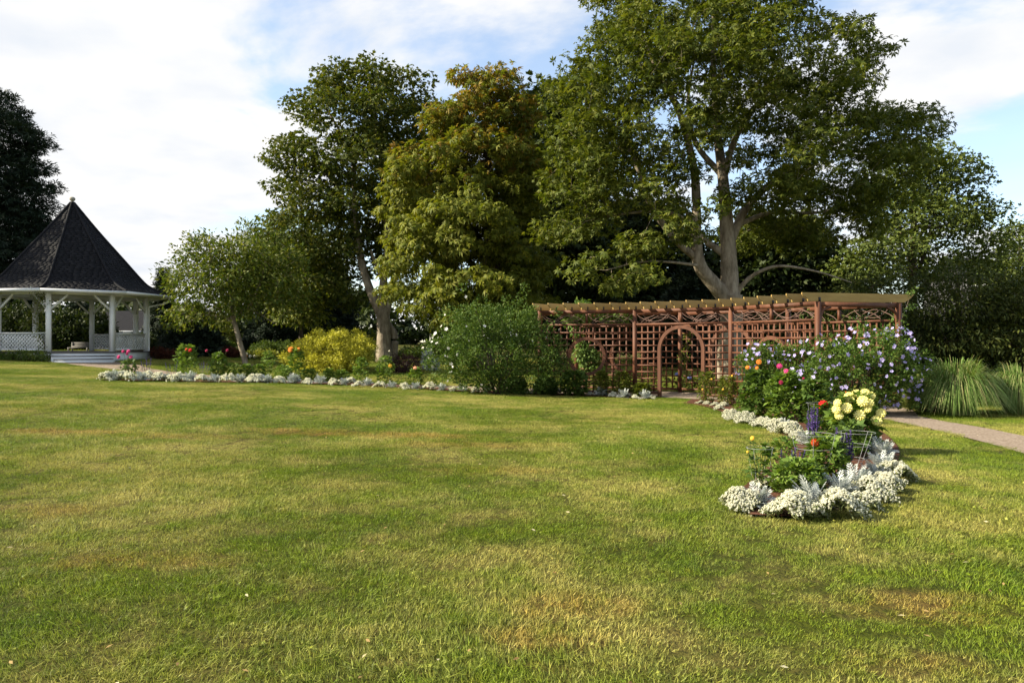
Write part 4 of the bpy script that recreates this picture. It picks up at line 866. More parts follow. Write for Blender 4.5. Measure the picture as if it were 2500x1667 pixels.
HIBF = flower_mesh('hibiscus_blossom', [MT['lilac'], MT['lilac_eye']]); WHF = flower_mesh('white_blossom', [MT['white_petal'], MT['bloom_crimson']], cup=.45)
def flowering(name, label, base, lobes, n, cr, per, size, lm, seed, mesh, nf, fs, group=None, bias=None):
    t, cl = shrub(name, label, base, lobes, n, cr, per, LEAF, size, lm, seed, group=group); rs = np.random.default_rng(seed + 500)
    for (p, d) in skin_points(lobes, nf, rs):
        if bias and rs.random() > bias(p): continue
        put('blossom', mesh, t, base, base + (p - base) * rs.uniform(.93, 1.06), d + np.array([-.3, -.5, .2]) + rs.normal(size=3) * .7, fs * rs.uniform(.55, 1.2))
    return t
b = G(1220, 963); Yb = b[1]
lw = px_lobes(Yb, [(1130, 830, 64, 75, 0, 1.0), (1165, 785, 62, 52, 0, .9), (1255, 795, 66, 58, .1, .9), (1300, 840, 72, 80, -.1, .8), (1200, 880, 115, 66, -.2, 1.0), (1085, 868, 44, 50, 0, .7), (1290, 905, 85, 55, -.3, .8), (1190, 928, 90, 36, -.1, .7), (1345, 870, 34, 60, -.3, .5)])
flowering('rose_of_sharon', 'large dark green flowering shrub with white blossoms at the pergola end', b, lw, 520, .2, 50, .075, MT['hib_dk'], 61, WHF, 120, .05, bias=lambda p: (1.0 if p[0] < b[0] - 1.45 else .32 if p[0] < b[0] - .3 else .05))
b2 = G(2060, 1012); Y2 = b2[1]
lh = px_lobes(Y2, [(2130, 850, 90, 50, -.2, .8), (2040, 880, 80, 55, -.3, .8), (2180, 900, 75, 55, 0, .8), (2090, 930, 110, 60, -.2, .9), (2190, 960, 50, 40, 0, .6), (2000, 940, 70, 55, -.2, .7), (2100, 980, 90, 35, 0, .6), (2180, 835, 35, 30, 0, .4)])
flowering('hibiscus_shrub', 'broad shrub covered in lilac blossoms before the pergola corner', b2, lh, 330, .17, 46, .07, MT['hib'], 62, HIBF, 230, .046, 'lilac flowering shrubs')
b3 = G(1885, 996); Y3 = b3[1]
lh3 = px_lobes(Y3, [(1855, 872, 42, 36, 0, .45), (1935, 872, 55, 36, .1, .55), (1840, 900, 38, 50, 0, .5), (1900, 920, 70, 60, 0, .6), (1960, 900, 50, 50, .1, .5), (1880, 970, 60, 30, 0, .5)])
flowering('hibiscus_shrub', 'smaller lilac flowering shrub hiding a round pergola window', b3, lh3, 210, .15, 46, .065, MT['hib'], 63, HIBF, 90, .043, 'lilac flowering shrubs')
b = G(810, 906); Yb = b[1]
shrub('golden_shrub', 'bright yellow spreading shrub at the foot of the maple', b, px_lobes(Yb, [(810, 855, 95, 48, 0, 1.4), (740, 872, 45, 36, 0, 1.0), (868, 858, 55, 44, 0, 1.1), (800, 885, 110, 28, -.3, 1.3), (830, 845, 70, 32, 0, 1.0)]), 360, .19, 62, SLIM, .11, MT['yellow'], 64, droop=-.2, mind=.17, spray=.08)
b = G(990, 911); shrub('plum_shrub', 'dark purple brown clipped mound beside the maple trunk', b, px_lobes(b[1], [(990, 890, 36, 24, 0, .75), (990, 900, 38, 18, 0, .75)]), 160, .13, 44, LEAF, .055, MT['plum'], 65, shell=.8)
b = G(1055, 908); shrub('silver_shrub', 'pale silvery spiky plant beside the plum mound', b, px_lobes(b[1], [(1050, 892, 22, 20, 0, .4), (1048, 880, 12, 22, 0, .3)]), 60, .1, 30, SLIM, .13, MT['silver'], 66, droop=-.8, category='plant')
# planting round the gazebo and on the far side of the path
def px_shrub(name, label, px, py, rows, n, cr, per, tm, size, lm, seed, **kw):
    b = G(px, py); shrub(name, label, b, px_lobes(b[1], rows), n, cr, per, tm, size, lm, seed, **kw)
hb = gpol(3.75, 0, 0)
def hedge_lobes():
    a, b_ = gpol(3.75, 7, .86), gpol(3.75, 8, .86); return [(*(a + (b_ - a) * u + [0, 0, .18]), .38, .35, .24) for u in np.linspace(-.1, .95, 9)]
shrub('low_hedge', 'low clipped green hedge at the base of the gazebo rail', gpol(3.75, 7, .86) * .4 + gpol(3.75, 8, .86) * .6, hedge_lobes(), 190, .14, 40, LEAF, .07, MT['mid'], 67, category='hedge')
px_shrub('russet_plant', 'low red brown foliage clump right of the gazebo', 372, 876, [(350, 866, 22, 11, 0, .5), (385, 864, 26, 13, 0, .6), (415, 868, 18, 9, 0, .4)], 90, .13, 30, SLIM, .14, MT['rust'], 68, category='plant', droop=-.4, group='russet plants by the far path')
px_shrub('russet_plant', 'red brown foliage clump beside the fruit tree stem', 560, 874, [(560, 864, 28, 10, 0, .5)], 50, .13, 30, SLIM, .14, MT['rust'], 69, category='plant', droop=-.4, group='russet plants by the far path')
px_shrub('juniper_shrub', 'bright green feathery low shrub left of the fruit tree stem', 525, 868, [(525, 848, 34, 16, 0, 1.0)], 110, .2, 34, NEED, .2, MT['mid'], 70, droop=-.3)
px_shrub('olive_shrub', 'olive green upright shrub behind the fruit tree stem', 555, 866, [(550, 825, 34, 28, .5, .9), (540, 805, 25, 22, .5, .7)], 110, .22, 34, LEAF, .12, MT['fruit'], 71)
px_shrub('leafy_shrub', 'green leafy shrub between fruit tree and yellow shrub', 655, 872, [(650, 852, 34, 14, 0, .9), (690, 850, 28, 14, 0, .8)], 110, .2, 36, LEAF, .11, MT['mid'], 72)
px_shrub('golden_grass_clump', 'tan green grassy clump right of the fruit tree', 660, 878, [(640, 868, 40, 8, -.5, .5)], 70, .12, 26, SLIM, .16, MT['hosta'], 73, category='plant', droop=-.7)
px_shrub('purple_groundcover', 'purple low groundcover at the foot of the fruit tree', 600, 898, [(575, 896, 26, 4, 0, .35), (630, 896, 18, 4, 0, .3)], 70, .08, 24, LEAF, .05, MT['plum'], 74, category='plant')
px_shrub('broadleaf_shrub', 'dark broad leaved plant against the gazebo corner rail', 348, 874, [(350, 846, 12, 14, 0, .3), (340, 862, 14, 8, 0, .3)], 24, .14, 16, LEAF, .2, MT['dark_leaf'], 75)
def far_shrub(lab, px, rows, n, seed):
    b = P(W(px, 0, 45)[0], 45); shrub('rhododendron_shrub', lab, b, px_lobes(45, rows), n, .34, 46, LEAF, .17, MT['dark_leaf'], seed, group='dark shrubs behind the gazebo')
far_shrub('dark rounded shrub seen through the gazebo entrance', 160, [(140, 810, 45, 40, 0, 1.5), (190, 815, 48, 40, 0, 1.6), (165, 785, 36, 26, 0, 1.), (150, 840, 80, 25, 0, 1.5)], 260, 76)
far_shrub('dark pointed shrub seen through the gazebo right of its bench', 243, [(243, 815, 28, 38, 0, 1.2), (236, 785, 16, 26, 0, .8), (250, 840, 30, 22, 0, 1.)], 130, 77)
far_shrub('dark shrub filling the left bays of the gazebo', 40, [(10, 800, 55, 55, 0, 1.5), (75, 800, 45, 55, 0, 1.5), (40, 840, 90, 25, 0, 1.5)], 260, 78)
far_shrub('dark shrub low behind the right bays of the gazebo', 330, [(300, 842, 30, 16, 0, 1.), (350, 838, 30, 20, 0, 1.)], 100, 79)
for i, (px, py, w, h, lab) in enumerate(((1010, 868, 40, 14, 'dull green low bush behind the plum mound'), (760, 822, 50, 16, 'olive bush in the shade left of the maple trunk'), (1090, 850, 50, 22, 'dull green bush below the chestnut branches'), (880, 826, 40, 18, 'shaded bush behind the yellow shrub'))):
    b = G(px, max(py + h * .6, 866)); shrub('shade_bush', lab, b, px_lobes(b[1], [(px, py, w, h, 0, 1.2), (px + w * .5, py + 4, w * .6, h * .8, 0, 1.)]), 110, .3, 34, LEAF, .16, MT['fruit'] if i % 2 else MT['mid'], 80 + i, group='bushes under the trees')
for i, (px, py, w, h, lab) in enumerate(((2330, 830, 130, 50, 'dark undergrowth bush behind the tall grasses'), (2470, 850, 80, 50, 'dark undergrowth bush at the right edge'), (2230, 870, 70, 36, 'dark undergrowth bush right of the lilac shrub'), (2400, 885, 120, 30, 'low dark undergrowth close behind the tall grasses'))):
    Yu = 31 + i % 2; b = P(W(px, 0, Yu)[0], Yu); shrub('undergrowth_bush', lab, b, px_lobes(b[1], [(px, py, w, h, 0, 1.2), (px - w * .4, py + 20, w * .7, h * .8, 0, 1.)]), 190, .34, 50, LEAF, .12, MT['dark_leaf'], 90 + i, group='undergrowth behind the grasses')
for i, (px, py, lab) in enumerate(((1370, 800, 'dark bush seen through the leftmost pergola lattice'), (1480, 812, 'dark bush seen through the lattice beside the first pergola post'), (1600, 806, 'dark bush seen just left of the pergola arch'), (1730, 810, 'dark bush seen just right of the pergola arch'), (1860, 806, 'dark bush seen through the lattice above the lilac shrubs'), (1990, 800, 'dark bush behind the right front post of the pergola'))):
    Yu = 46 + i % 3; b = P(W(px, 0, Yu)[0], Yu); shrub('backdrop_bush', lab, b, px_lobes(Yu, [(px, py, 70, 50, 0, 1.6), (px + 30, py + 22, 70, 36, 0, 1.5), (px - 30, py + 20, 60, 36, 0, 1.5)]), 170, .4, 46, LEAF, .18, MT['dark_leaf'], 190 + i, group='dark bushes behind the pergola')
b = G(2275, 1006); shrub('variegated_shrub', 'small yellow speckled shrub at the path edge', b, px_lobes(b[1], [(2235, 985, 24, 20, 0, .25), (2225, 968, 16, 14, 0, .2)]), 60, .09, 34, LEAF, .035, MT['hosta'], 95)

# ornamental grasses
def maiden_grass(label, px, py, h, spread, n, seed):
    b = G(px, py); rs = np.random.default_rng(seed); t = thing('maiden_grass', label, 'grass', b, 'tall maiden grasses'); t['kind'] = 'thing'; k = 8
    a = rs.uniform(0, 2 * np.pi, n); rb = .34 * spread * np.sqrt(rs.random(n)); Lh = h * rs.uniform(.55, 1.1, n); out = spread * rs.uniform(.15, 1, n) ** .8
    u = np.linspace(0, 1, k)[None]; r = rb[:, None] + out[:, None] * u ** 1.35; zz = Lh[:, None] * (1.65 * u - 1.6 * u ** 2.5 * (.3 + .7 * out / spread)[:, None])
    dx, dy = np.cos(a), np.sin(a); cpt = np.stack([dx[:, None] * r, dy[:, None] * r, zz], -1); side = np.stack([-dy, dx, 0 * dx], -1)[:, None]
    w = (.0075 * np.array([.8, 1, 1, 1, .9, .75, .5, .1]))[None, :, None]
    V = np.stack([cpt - side * w, cpt + side * w], 2).reshape(-1, 3); i = np.arange(n)[:, None] * 2 * k + 2 * np.arange(k - 1)[None]
    Fq = np.stack([i, i + 1, i + 3, i + 2], -1).reshape(-1, 4)
    part('foliage', mesh_np('foliage', V, Fq, MT['blade']), t)
maiden_grass('large arching maiden grass clump beside the path', 2335, 1012, 1.38, 1.05, 3400, 1)
maiden_grass('second arching maiden grass clump at the right edge', 2490, 1010, 1.25, .95, 2800, 2)
maiden_grass('thin feathery grass clump between lilac shrub and maiden grass', 2258, 1004, 1.05, .5, 500, 3)
# stones of a low wall by the grasses
def wall_stones():
    q = G(2300, 1006); t = thing('stone_wall', 'low dry stone wall stub at the foot of the maiden grass', 'wall', q); rs = np.random.default_rng(4)
    m = solid_mat('field_stone', [(0.12, 0.11, 0.105), (0.24, 0.22, 0.2)], 8, .9, .2, .5, 20)
    for r in range(3):
        x = -.28
        while x < .3:
            w = rs.uniform(.1, .2); V, Fq = box([x + w / 2, rs.uniform(-.02, .02) + .1, .04 + r * .075], [w / 2 - .006, 0, 0], [0, .1, 0], [0, 0, .034]); V = V + rs.normal(size=V.shape) * .008
            part('stone', mesh_np('stone', V, Fq, m), t); x += w
wall_stones()

# ------------------------------------------------------------------ edging plants: alyssum and dusty miller
ORD = ('first second third fourth fifth sixth seventh eighth ninth tenth eleventh twelfth thirteenth fourteenth fifteenth sixteenth seventeenth eighteenth nineteenth twentieth '
       'twenty-first twenty-second twenty-third twenty-fourth twenty-fifth twenty-sixth twenty-seventh twenty-eighth twenty-ninth thirtieth thirty-first thirty-second thirty-third').split()
def alyssum_meshes(seed, n=520):
    rs = np.random.default_rng(seed); lob = rs.normal(size=(7, 2)) * .42
    ph = rs.uniform(0, 6.28, 4)
    def dome(m, rmax):
        q = rs.normal(size=(m, 2)) * .6; aa = np.arctan2(q[:, 1], q[:, 0]); lim = .82 + .16 * np.sin(2 * aa + ph[0]) + .12 * np.sin(3 * aa + ph[1]) + .07 * np.sin(7 * aa + ph[2]); q = q[np.linalg.norm(q, axis=1) < rmax * lim]; r = np.linalg.norm(q, axis=1)
        h = .78 * np.sqrt(np.clip(1.05 - r ** 2, 0.0, None)) * (.55 + .5 * np.max(np.exp(-8 * np.sum((q[:, None] - lob[None]) ** 2, -1)), 1)); return np.column_stack([q, h])
    p = dome(n, 1.0); d = unit(p * np.array([1, 1, .8]) + rs.normal(size=p.shape) * .2); p = p * (.86 + .24 * rs.random((len(p), 1)))
    # a floret head: little crossed discs
    T = np.array([(-.5, -.5, 0), (.5, -.5, 0), (.5, .5, 0), (-.5, .5, 0), (-.5, 0, -.35), (.5, 0, -.35), (.5, 0, .35), (-.5, 0, .35), (0, -.5, -.35), (0, .5, -.35), (0, .5, .35), (0, -.5, .35)]); Fq = np.array([[0, 1, 2, 3], [4, 5, 6, 7], [8, 9, 10, 11]])
    s = (.115 if n < 900 else .058) * rs.uniform(.7, 1.3, len(p)); hd = mesh_np('blossoms', *stamp(T, Fq, frames(np.cross(d, rs.normal(size=d.shape)), d, s, s, s), p), MT['alyssum'])
    p = dome(int(n * .9), 1.02) * np.array([1, 1, .86]); d = unit(p + rs.normal(size=p.shape) * .6)
    lf = mesh_np('foliage', *stamp(*LEAF, frames(d, rs.normal(size=d.shape) + [0, 0, .6], .14, .2, .14), p * (.7 + .3 * rs.random((len(p), 1)))), MT['alyssum_leaf'])
    return hd, lf
ALY = [alyssum_meshes(300 + i) for i in range(3)]; ALY_N = [alyssum_meshes(320 + i, 2400) for i in range(4)]
def miller_mesh(seed, n=84):
    rs = np.random.default_rng(seed)
    sp = [(0, 1.0, .07, .1, .05)]
    for y, l in ((.2, .2), (.34, .26), (.48, .29), (.62, .28), (.76, .23), (.88, .16)):
        for sg in (-1, 1): sp.append((sg * .75, l, .07, .15, 0, y))
    Vs, Fs = [], []
    for q in sp:
        V, Fq = leaflets([q[:5]]); 
        if len(q) > 5: V = V + np.array([0, q[5], 0])
        Fs.append(Fq + sum(len(v) for v in Vs)); Vs.append(V)
    T = np.concatenate(Vs); Fq = np.concatenate(Fs); T[:, 2] += -.25 * T[:, 1] ** 2 + .1 * T[:, 1]
    a = rs.uniform(0, 2 * np.pi, n); el = rs.uniform(.15, 1.45, n); d = np.stack([np.cos(a) * np.cos(el), np.sin(a) * np.cos(el), np.sin(el)], -1)
    n0 = np.cross(np.cross(d, [0, 0, 1.]), d) + rs.normal(size=d.shape) * .2; s = rs.uniform(.4, .9, n)
    p = np.stack([np.cos(a) * .12, np.sin(a) * .12, rs.uniform(0, .35, n)], -1)
    return mesh_np('foliage', *stamp(T, Fq, frames(d, n0, s * 1.1, s, s), p), MT['silver'])
MIL = [miller_mesh(400 + i) for i in range(3)]
def alyssum(label, p, r, k, near=False, group=None, sq=1.0):
    t = thing('alyssum_mound', label, 'flower', p, group); ms = (ALY_N if near else ALY)[k % (4 if near else 3)]; a = k * 1.7
    for nm, me in (('blossoms', ms[0]), ('foliage', ms[1])):
        o = part(nm, me, t); o.scale = (r, r * sq, r * (1.0 if near else 1.05)); o.rotation_euler = (0, 0, a)
def miller(label, p, h, k, group=None):
    t = thing('dusty_miller', label, 'plant', p, group); o = part('foliage', MIL[k % 3], t); o.scale = (h * .85, h * .85, h); o.rotation_euler = (0, 0, k * 2.1)
Z2 = lambda x, y=812: (240 + x / 4.704, 760 + y / 4.704)
Z3 = lambda x, y: (640 + x / 3.92, 720 + y / 3.92)
Z4 = lambda x, y: (1040 + x / 3.92, 680 + y / 3.92)
rowA = [Z2(105, 800), Z2(250, 790), Z2(325, 806), Z2(590, 800), Z2(690, 804), Z2(900, 812), Z2(985, 816), Z2(1210, 818), Z2(1500, 824), Z2(1770, 824), Z2(1860, 824), Z2(2075, 828), Z3(160, 846), Z3(435, 858), Z3(690, 866), Z3(850, 858), Z3(910, 880), Z3(1125, 890), Z3(1370, 906), Z3(1595, 910), Z3(1820, 924), Z3(2040, 936), Z4(470, 1082), Z4(700, 1100), Z4(960, 1105), Z4(1140, 1100), Z4(1575, 1120), Z4(1785, 1135), Z4(2005, 1152), Z4(2165, 1156)]
rowD = [Z2(175, 800), Z2(490, 806), Z2(790, 806), Z2(1060, 812), Z2(1340, 818), Z2(1635, 818), Z2(1945, 824), Z2(2250, 834), Z3(40, 846), Z3(305, 852), Z3(560, 858), Z3(790, 864), Z3(1010, 874), Z3(1245, 894), Z3(1470, 906), Z3(1720, 918), Z3(1920, 926), Z4(590, 1096), Z4(820, 1100), Z4(1055, 1108), Z4(1250, 1106), Z4(1465, 1108), Z4(1675, 1130), Z4(1895, 1145), Z4(2100, 1155)]
for i, q in enumerate(rowA):
    small = .62 if i >= 20 else 1
    alyssum('white alyssum mound edging the far border, %s white mound from the gazebo end' % ORD[i], G(*q), (.30 if i < 12 else .26) * small * (.85 + .3 * random.random()), i, group='white alyssum along the far border')
for i, q in enumerate(rowD):
    miller('silver dusty miller edging the far border, %s silver plant from the gazebo end' % ORD[i], G(*q), .29 * (.8 + .35 * random.random()), i, 'dusty miller along the far border')
Z6 = lambda x, y: (1740 + x / 3.016, 780 + y / 3.016)
nearA = [(Z6(205, 1400), .26, 'creamy alyssum mound at the left tip of the near flower bed'), (Z6(590, 1465), .27, 'creamy alyssum mound at the very front of the near flower bed'), (Z6(880, 1455), .26, 'alyssum mound behind the front one on the shaded right edge of the near bed'),
    (Z6(1040, 1395), .24, 'alyssum mound third along the shaded right edge of the near bed'), (Z6(1170, 1330), .25, 'alyssum mound fourth along the shaded right edge of the near bed'), (Z6(1270, 1270), .26, 'alyssum mound fifth along the shaded right edge of the near bed'), (Z6(1320, 1200), .27, 'alyssum mound farthest along the shaded right edge of the near bed'),
    (Z6(460, 1250), .22, 'alyssum mound inside the near bed behind the wire hoop'),
    (Z6(20, 640), .14, 'narrow white alyssum strip nearest the pergola arch'), (Z6(80, 645), .14, 'second white alyssum strip from the pergola arch'), (Z6(-45, 628), .13, 'white alyssum tuft beside the right foot of the pergola arch'), (Z6(-100, 622), .12, 'smallest white alyssum tuft at the right foot of the pergola arch'), (Z6(50, 668), .13, 'white alyssum tuft before the yellow flowered plant'), (Z6(130, 735), .25, 'white alyssum mound starting the sunny left edge of the near bed'), (Z6(235, 765), .25, 'second white mound along the sunny left edge of the near bed'), (Z6(355, 790), .26, 'third white mound along the sunny left edge of the near bed'), (Z6(470, 825), .26, 'fourth white mound along the sunny left edge of the near bed'), (Z6(570, 855), .24, 'fifth white mound along the sunny left edge of the near bed'), (Z6(640, 900), .22, 'sixth white mound along the sunny left edge of the near bed')]
for i, (q, r, lab) in enumerate(nearA): alyssum(lab, G(*q), r * (.95 + .25 * ((i * 7) % 5) / 4), i, True, 'alyssum edging the near bed', 1.0)
nearD = [(Z6(335, 1400), .36, 'pale dusty miller at the left tip of the near flower bed'), (Z6(730, 1430), .38, 'pale dusty miller between the two front alyssum mounds'), (Z6(930, 1330), .36, 'dusty miller second along the shaded right edge'), (Z6(1060, 1270), .38, 'dusty miller third along the shaded right edge'), (Z6(1180, 1200), .36, 'dusty miller fourth along the shaded right edge'), (Z6(1250, 1150), .34, 'dusty miller fifth along the shaded right edge'), (Z6(1240, 1040), .38, 'darkest dusty miller behind the tilted wire cage'), (Z6(1190, 980), .32, 'dusty miller below the yellow dahlia at its right'), (Z6(690, 930), .36, 'bright dusty miller in the middle of the near bed'), (Z6(530, 830), .28, 'dusty miller among the white mounds of the sunny edge')]
for i, (q, h, lab) in enumerate(nearD): miller(lab, G(*q), h * (.66 + .2 * ((i * 3) % 4) / 3), i, 'dusty miller in the near bed')

# ------------------------------------------------------------------ border perennials
BLOOM = {k: bloom_mesh('bloom_' + k, MT['bloom_' + k]) for k in 'yellow red pink crimson orange scarlet cream peach rose gold blue'.split()}
def stalk(pts, r, t, org, m=None): V, Fq = tube(spline(pts, 6), np.linspace(r, r * .6, 6), 5); part_w('stalk', V, Fq, m or MT['stem'], t, org, smooth=True)
def perennial(name, label, p, h, w, n, size, lm, seed, blooms=(), category='plant', group=None, tm=TRI, low=.0, stems=5, lean=(0, 0)):
    """leafy clump; blooms: (colour, px, py, radius) in front of or above the leaves"""
    rs = np.random.default_rng(seed); t = thing(name, label, category, p, group); p = np.asarray(p, float)
    u = rs.random(n) ** .8; a = rs.uniform(0, 2 * np.pi, n); r = w * np.sqrt(rs.random(n)) * np.interp(u, [0, .15, .6, 1], [.5, .8, 1, .45])
    pos = p + np.stack([r * np.cos(a) + lean[0] * u, r * np.sin(a) + lean[1] * u, low + (h - low) * u], -1)
    d = np.stack([np.cos(a), np.sin(a), .45 + .5 * rs.normal(size=n) * .5], -1) + rs.normal(size=(n, 3)) * .45; s = size * rs.uniform(.6, 1.25, n)
    V, Fq = stamp(*tm, frames(d, np.array([0, 0, 1.]) + rs.normal(size=(n, 3)) * .4, s, s, s), pos); part('foliage', mesh_np('foliage', V - p, Fq, lm), t)
    for k in range(stems):
        q = p + np.array([rs.normal() * w * .5, rs.normal() * w * .5, h * rs.uniform(.75, 1.0)]); stalk([p + rs.normal(size=3) * [.03, .03, 0], (p + q) / 2 + rs.normal(size=3) * .02, q], .006, t, p)
    for j, (col, px, py, rad) in enumerate(blooms):
        dy = -w * .95 if py > HZ - (p[2] + h * .9 - EYE) / p[1] * F else -w * .2
        q = W(px, py, p[1] + dy); stalk([p + np.array([0, 0, h * .3]), (p + q) / 2 + np.array([0, 0, h * .2]), q], .006, t, p)
        put('bloom', BLOOM[col], t, p, q, (-.45 + rs.normal() * .3, -.75, .45 + rs.normal() * .25), rad)
    return t
SPK = None
def spike_mesh():
    rs = np.random.default_rng(9); V0, F0 = tube([(0, 0, 0), (0, 0, 1)], [.012, .006], 4)
    n = 70; z = .35 + .65 * np.sort(rs.random(n)); a = rs.uniform(0, 6.28, n); d = np.stack([np.cos(a), np.sin(a), .6 + 0 * a], -1)
    w = np.interp(z, [.35, .5, 1], [.03, .055, .018]); V1, F1 = stamp(*LEAF, frames(d, rs.normal(size=d.shape), .055, w * 1.6, .05), np.stack([0 * z, 0 * z, z], -1)); 
    V, Fq = cat((V0, F0), (V1, F1)); return mesh_np('flower_spike', V, Fq, MT['salvia'])
SPK = spike_mesh()
def salvia(label, p, h, w, tops, n, seed, group=None):
    t = perennial('salvia', label, p, h, w, n, .055, MT['dahlia_dk'], seed, category='flower', group=group, tm=SLIM, stems=2); p = np.asarray(p, float); rs = np.random.default_rng(seed)
    for (px, py) in tops:
        q = W(px, py, p[1] + rs.uniform(-.1, .05)); b = p + np.array([(q[0] - p[0]) * .6, q[1] - p[1], h * .5]); v = q - b; L = np.linalg.norm(v)
        o = part('flower_spike', SPK, t, loc=b - p); facing(o, v); o.scale = (L * 1.35, L * 1.35, L)
FB = 'border plants along the far path'
def zz2(x, y): return Z2(x, y)
def back(q, d=.3): p = G(*q); return P(p[0] * (1 + d / p[1]), p[1] + d)
D = 'dahlia_plant'
perennial(D, 'thin dahlia with four pink blooms near the gazebo steps', back(Z2(350, 780)), .62, .26, 150, .10, MT['dahlia_dk'], 1, [('pink',) + Z2(282, 458) + (0.058,), ('pink',) + Z2(344, 456) + (0.066,), ('pink',) + Z2(328, 486) + (0.062,), ('pink',) + Z2(232, 522) + (0.070,), ('pink',) + Z2(374, 522) + (0.066,)], 'flower', FB)
salvia('dark salvia spikes right of the pink dahlia', back(Z2(560, 770)), .42, .22, [Z2(x, y) for x, y in ((490, 560), (520, 580), (552, 535), (608, 535), (575, 590))], 170, 2, FB)
salvia('dark salvia spikes left of the tall red dahlia', back(Z2(850, 775)), .42, .22, [Z2(x, y) for x, y in ((770, 585), (820, 600), (910, 570), (880, 610))], 170, 3, FB)
perennial(D, 'tall pale green dahlia with a red bloom in the far border', back(Z2(1010, 760)), 1.1, .40, 420, .12, MT['dahlia'], 4, [('red',) + Z2(1052, 445) + (0.078,), ('scarlet',) + Z2(1010, 435) + (0.055,)], 'flower', FB)
salvia('dark salvia spikes between the red and the white dahlia', back(Z2(1220, 780)), .40, .26, [Z2(x, y) for x, y in ((1160, 600), (1185, 590), (1212, 575), (1250, 600), (1285, 615))], 190, 5, FB)
perennial(D, 'far border dahlia with one white bloom and purple pink ones', back(Z2(1380, 770)), .85, .30, 380, .11, MT['dahlia'], 6, [('cream',) + Z2(1384, 504) + (0.055,), ('crimson',) + Z2(1242, 450) + (0.062,), ('crimson',) + Z2(1480, 446) + (0.066,)], 'flower', FB)
for i, (x, y, h, w, lab) in enumerate(((1540, 770, .5, .36, 'low green border plant below the fruit tree'), (1705, 775, .5, .22, 'narrow green border plant right of the fruit tree stem'), (1835, 775, .48, .26, 'green border plant with pale upright tips'), (2120, 790, .5, .32, 'bushy green border plant left of the orange dahlia'))):
    perennial('border_plant', lab, back(Z2(x, y)), h, w, 300, .085, MT['dahlia'], 10 + i, group=FB)
perennial('border_plant', 'taller thin border plant with loose pale leaves', back(Z2(1955, 775)), .95, .26, 190, .10, MT['dahlia'], 15, group=FB)
perennial(D, 'tall dahlia with two orange blooms before the yellow shrub', back(Z3(330, 830)), 1.12, .30, 430, .11, MT['dahlia'], 16, [('orange',) + Z3(272, 522) + (.115,), ('orange',) + Z3(346, 518) + (.08,)], 'flower', FB)
for i, (x, y, h, w, lab) in enumerate(((215, 830, .42, .28, 'low green border plant left of the orange dahlia stem'), (465, 835, .44, .28, 'low green border plant before the left half of the yellow shrub'), (640, 835, .45, .2, 'thin border plant before the middle of the yellow shrub'), (760, 840, .42, .26, 'low green border plant before the right half of the yellow shrub'), (945, 850, .9, .28, 'tall loose border plant at the right end of the yellow shrub'), (1350, 868, .4, .3, 'low grassy border plant left of the peach dahlia'), (1610, 880, .42, .3, 'low grassy border plant right of the peach dahlia'), (1720, 884, .42, .3, 'low grassy border plant before the white flowering shrub'))):
    perennial('border_plant', lab, back(Z3(x, y)), h, w, 300, .085 if h < .8 else .1, MT['dahlia'], 20 + i, group=FB, tm=SLIM if i > 4 else TRI)
perennial(D, 'tall dahlia with one cream yellow bloom in the far border', back(Z3(1180, 860)), .95, .32, 280, .11, MT['dahlia'], 30, [('gold',) + Z3(1226, 676) + (.075,), ('cream',) + Z3(1216, 534) + (.03,)], 'flower', FB)
perennial(D, 'short dahlia with one peach bloom in the far border', back(Z3(1470, 875)), .58, .28, 240, .11, MT['dahlia'], 31, [('peach',) + Z3(1461, 702) + (.085,)], 'flower', FB)
for i, (x, y, h, w, m, lab) in enumerate(((860, 1060, .5, .35, 'dahlia', 'light green low plant under the white flowering shrub'), (1150, 1080, .5, .4, 'dahlia_dk', 'dark green plant under the right half of the white flowering shrub'), (1420, 1085, .75, .5, 'dahlia_dk', 'broad dark leafy plant below the round pergola window'), (1680, 1090, .75, .26, 'fruit', 'upright rose bush right of the round pergola window'), (1870, 1095, .75, .3, 'fruit', 'rounded rose bush before the pergola post'), (2060, 1120, .4, .28, 'fruit', 'low rose bush before the lattice left of the arch'))):
    px_ = Z4(x, y)[0]; Yp = float(np.interp(px_, [1250, 1318, 1550, 1785], [24.4, 24.3, 23.6, 21.8])) - .55; perennial('border_plant', lab, P(W(px_, 0, Yp)[0], Yp), h, w, 1000, .1, MT[m], 40 + i, group='plants along the pergola front', tm=LEAF if m == 'fruit' else TRI)
# yellow, white and orange flowers beyond the path
for i, (x, y, c, lab) in enumerate(((1700, 490, 'cream', 'pale yellow flower head beyond the path, leftmost'), (1740, 515, 'cream', 'pale yellow flower head beyond the path, middle'), (1795, 515, 'cream', 'pale yellow flower head beyond the path, rightmost'), (1692, 515, 'orange', 'orange flower head beyond the path'))):
    p = back(Z2(x, 560), .2); perennial('path_flower', lab, p, .22, .22, 70, .09, MT['dahlia_dk'], 60 + i, [(c,) + Z2(x, y) + (.11,)], 'flower', 'flowers beyond the far path', stems=2)
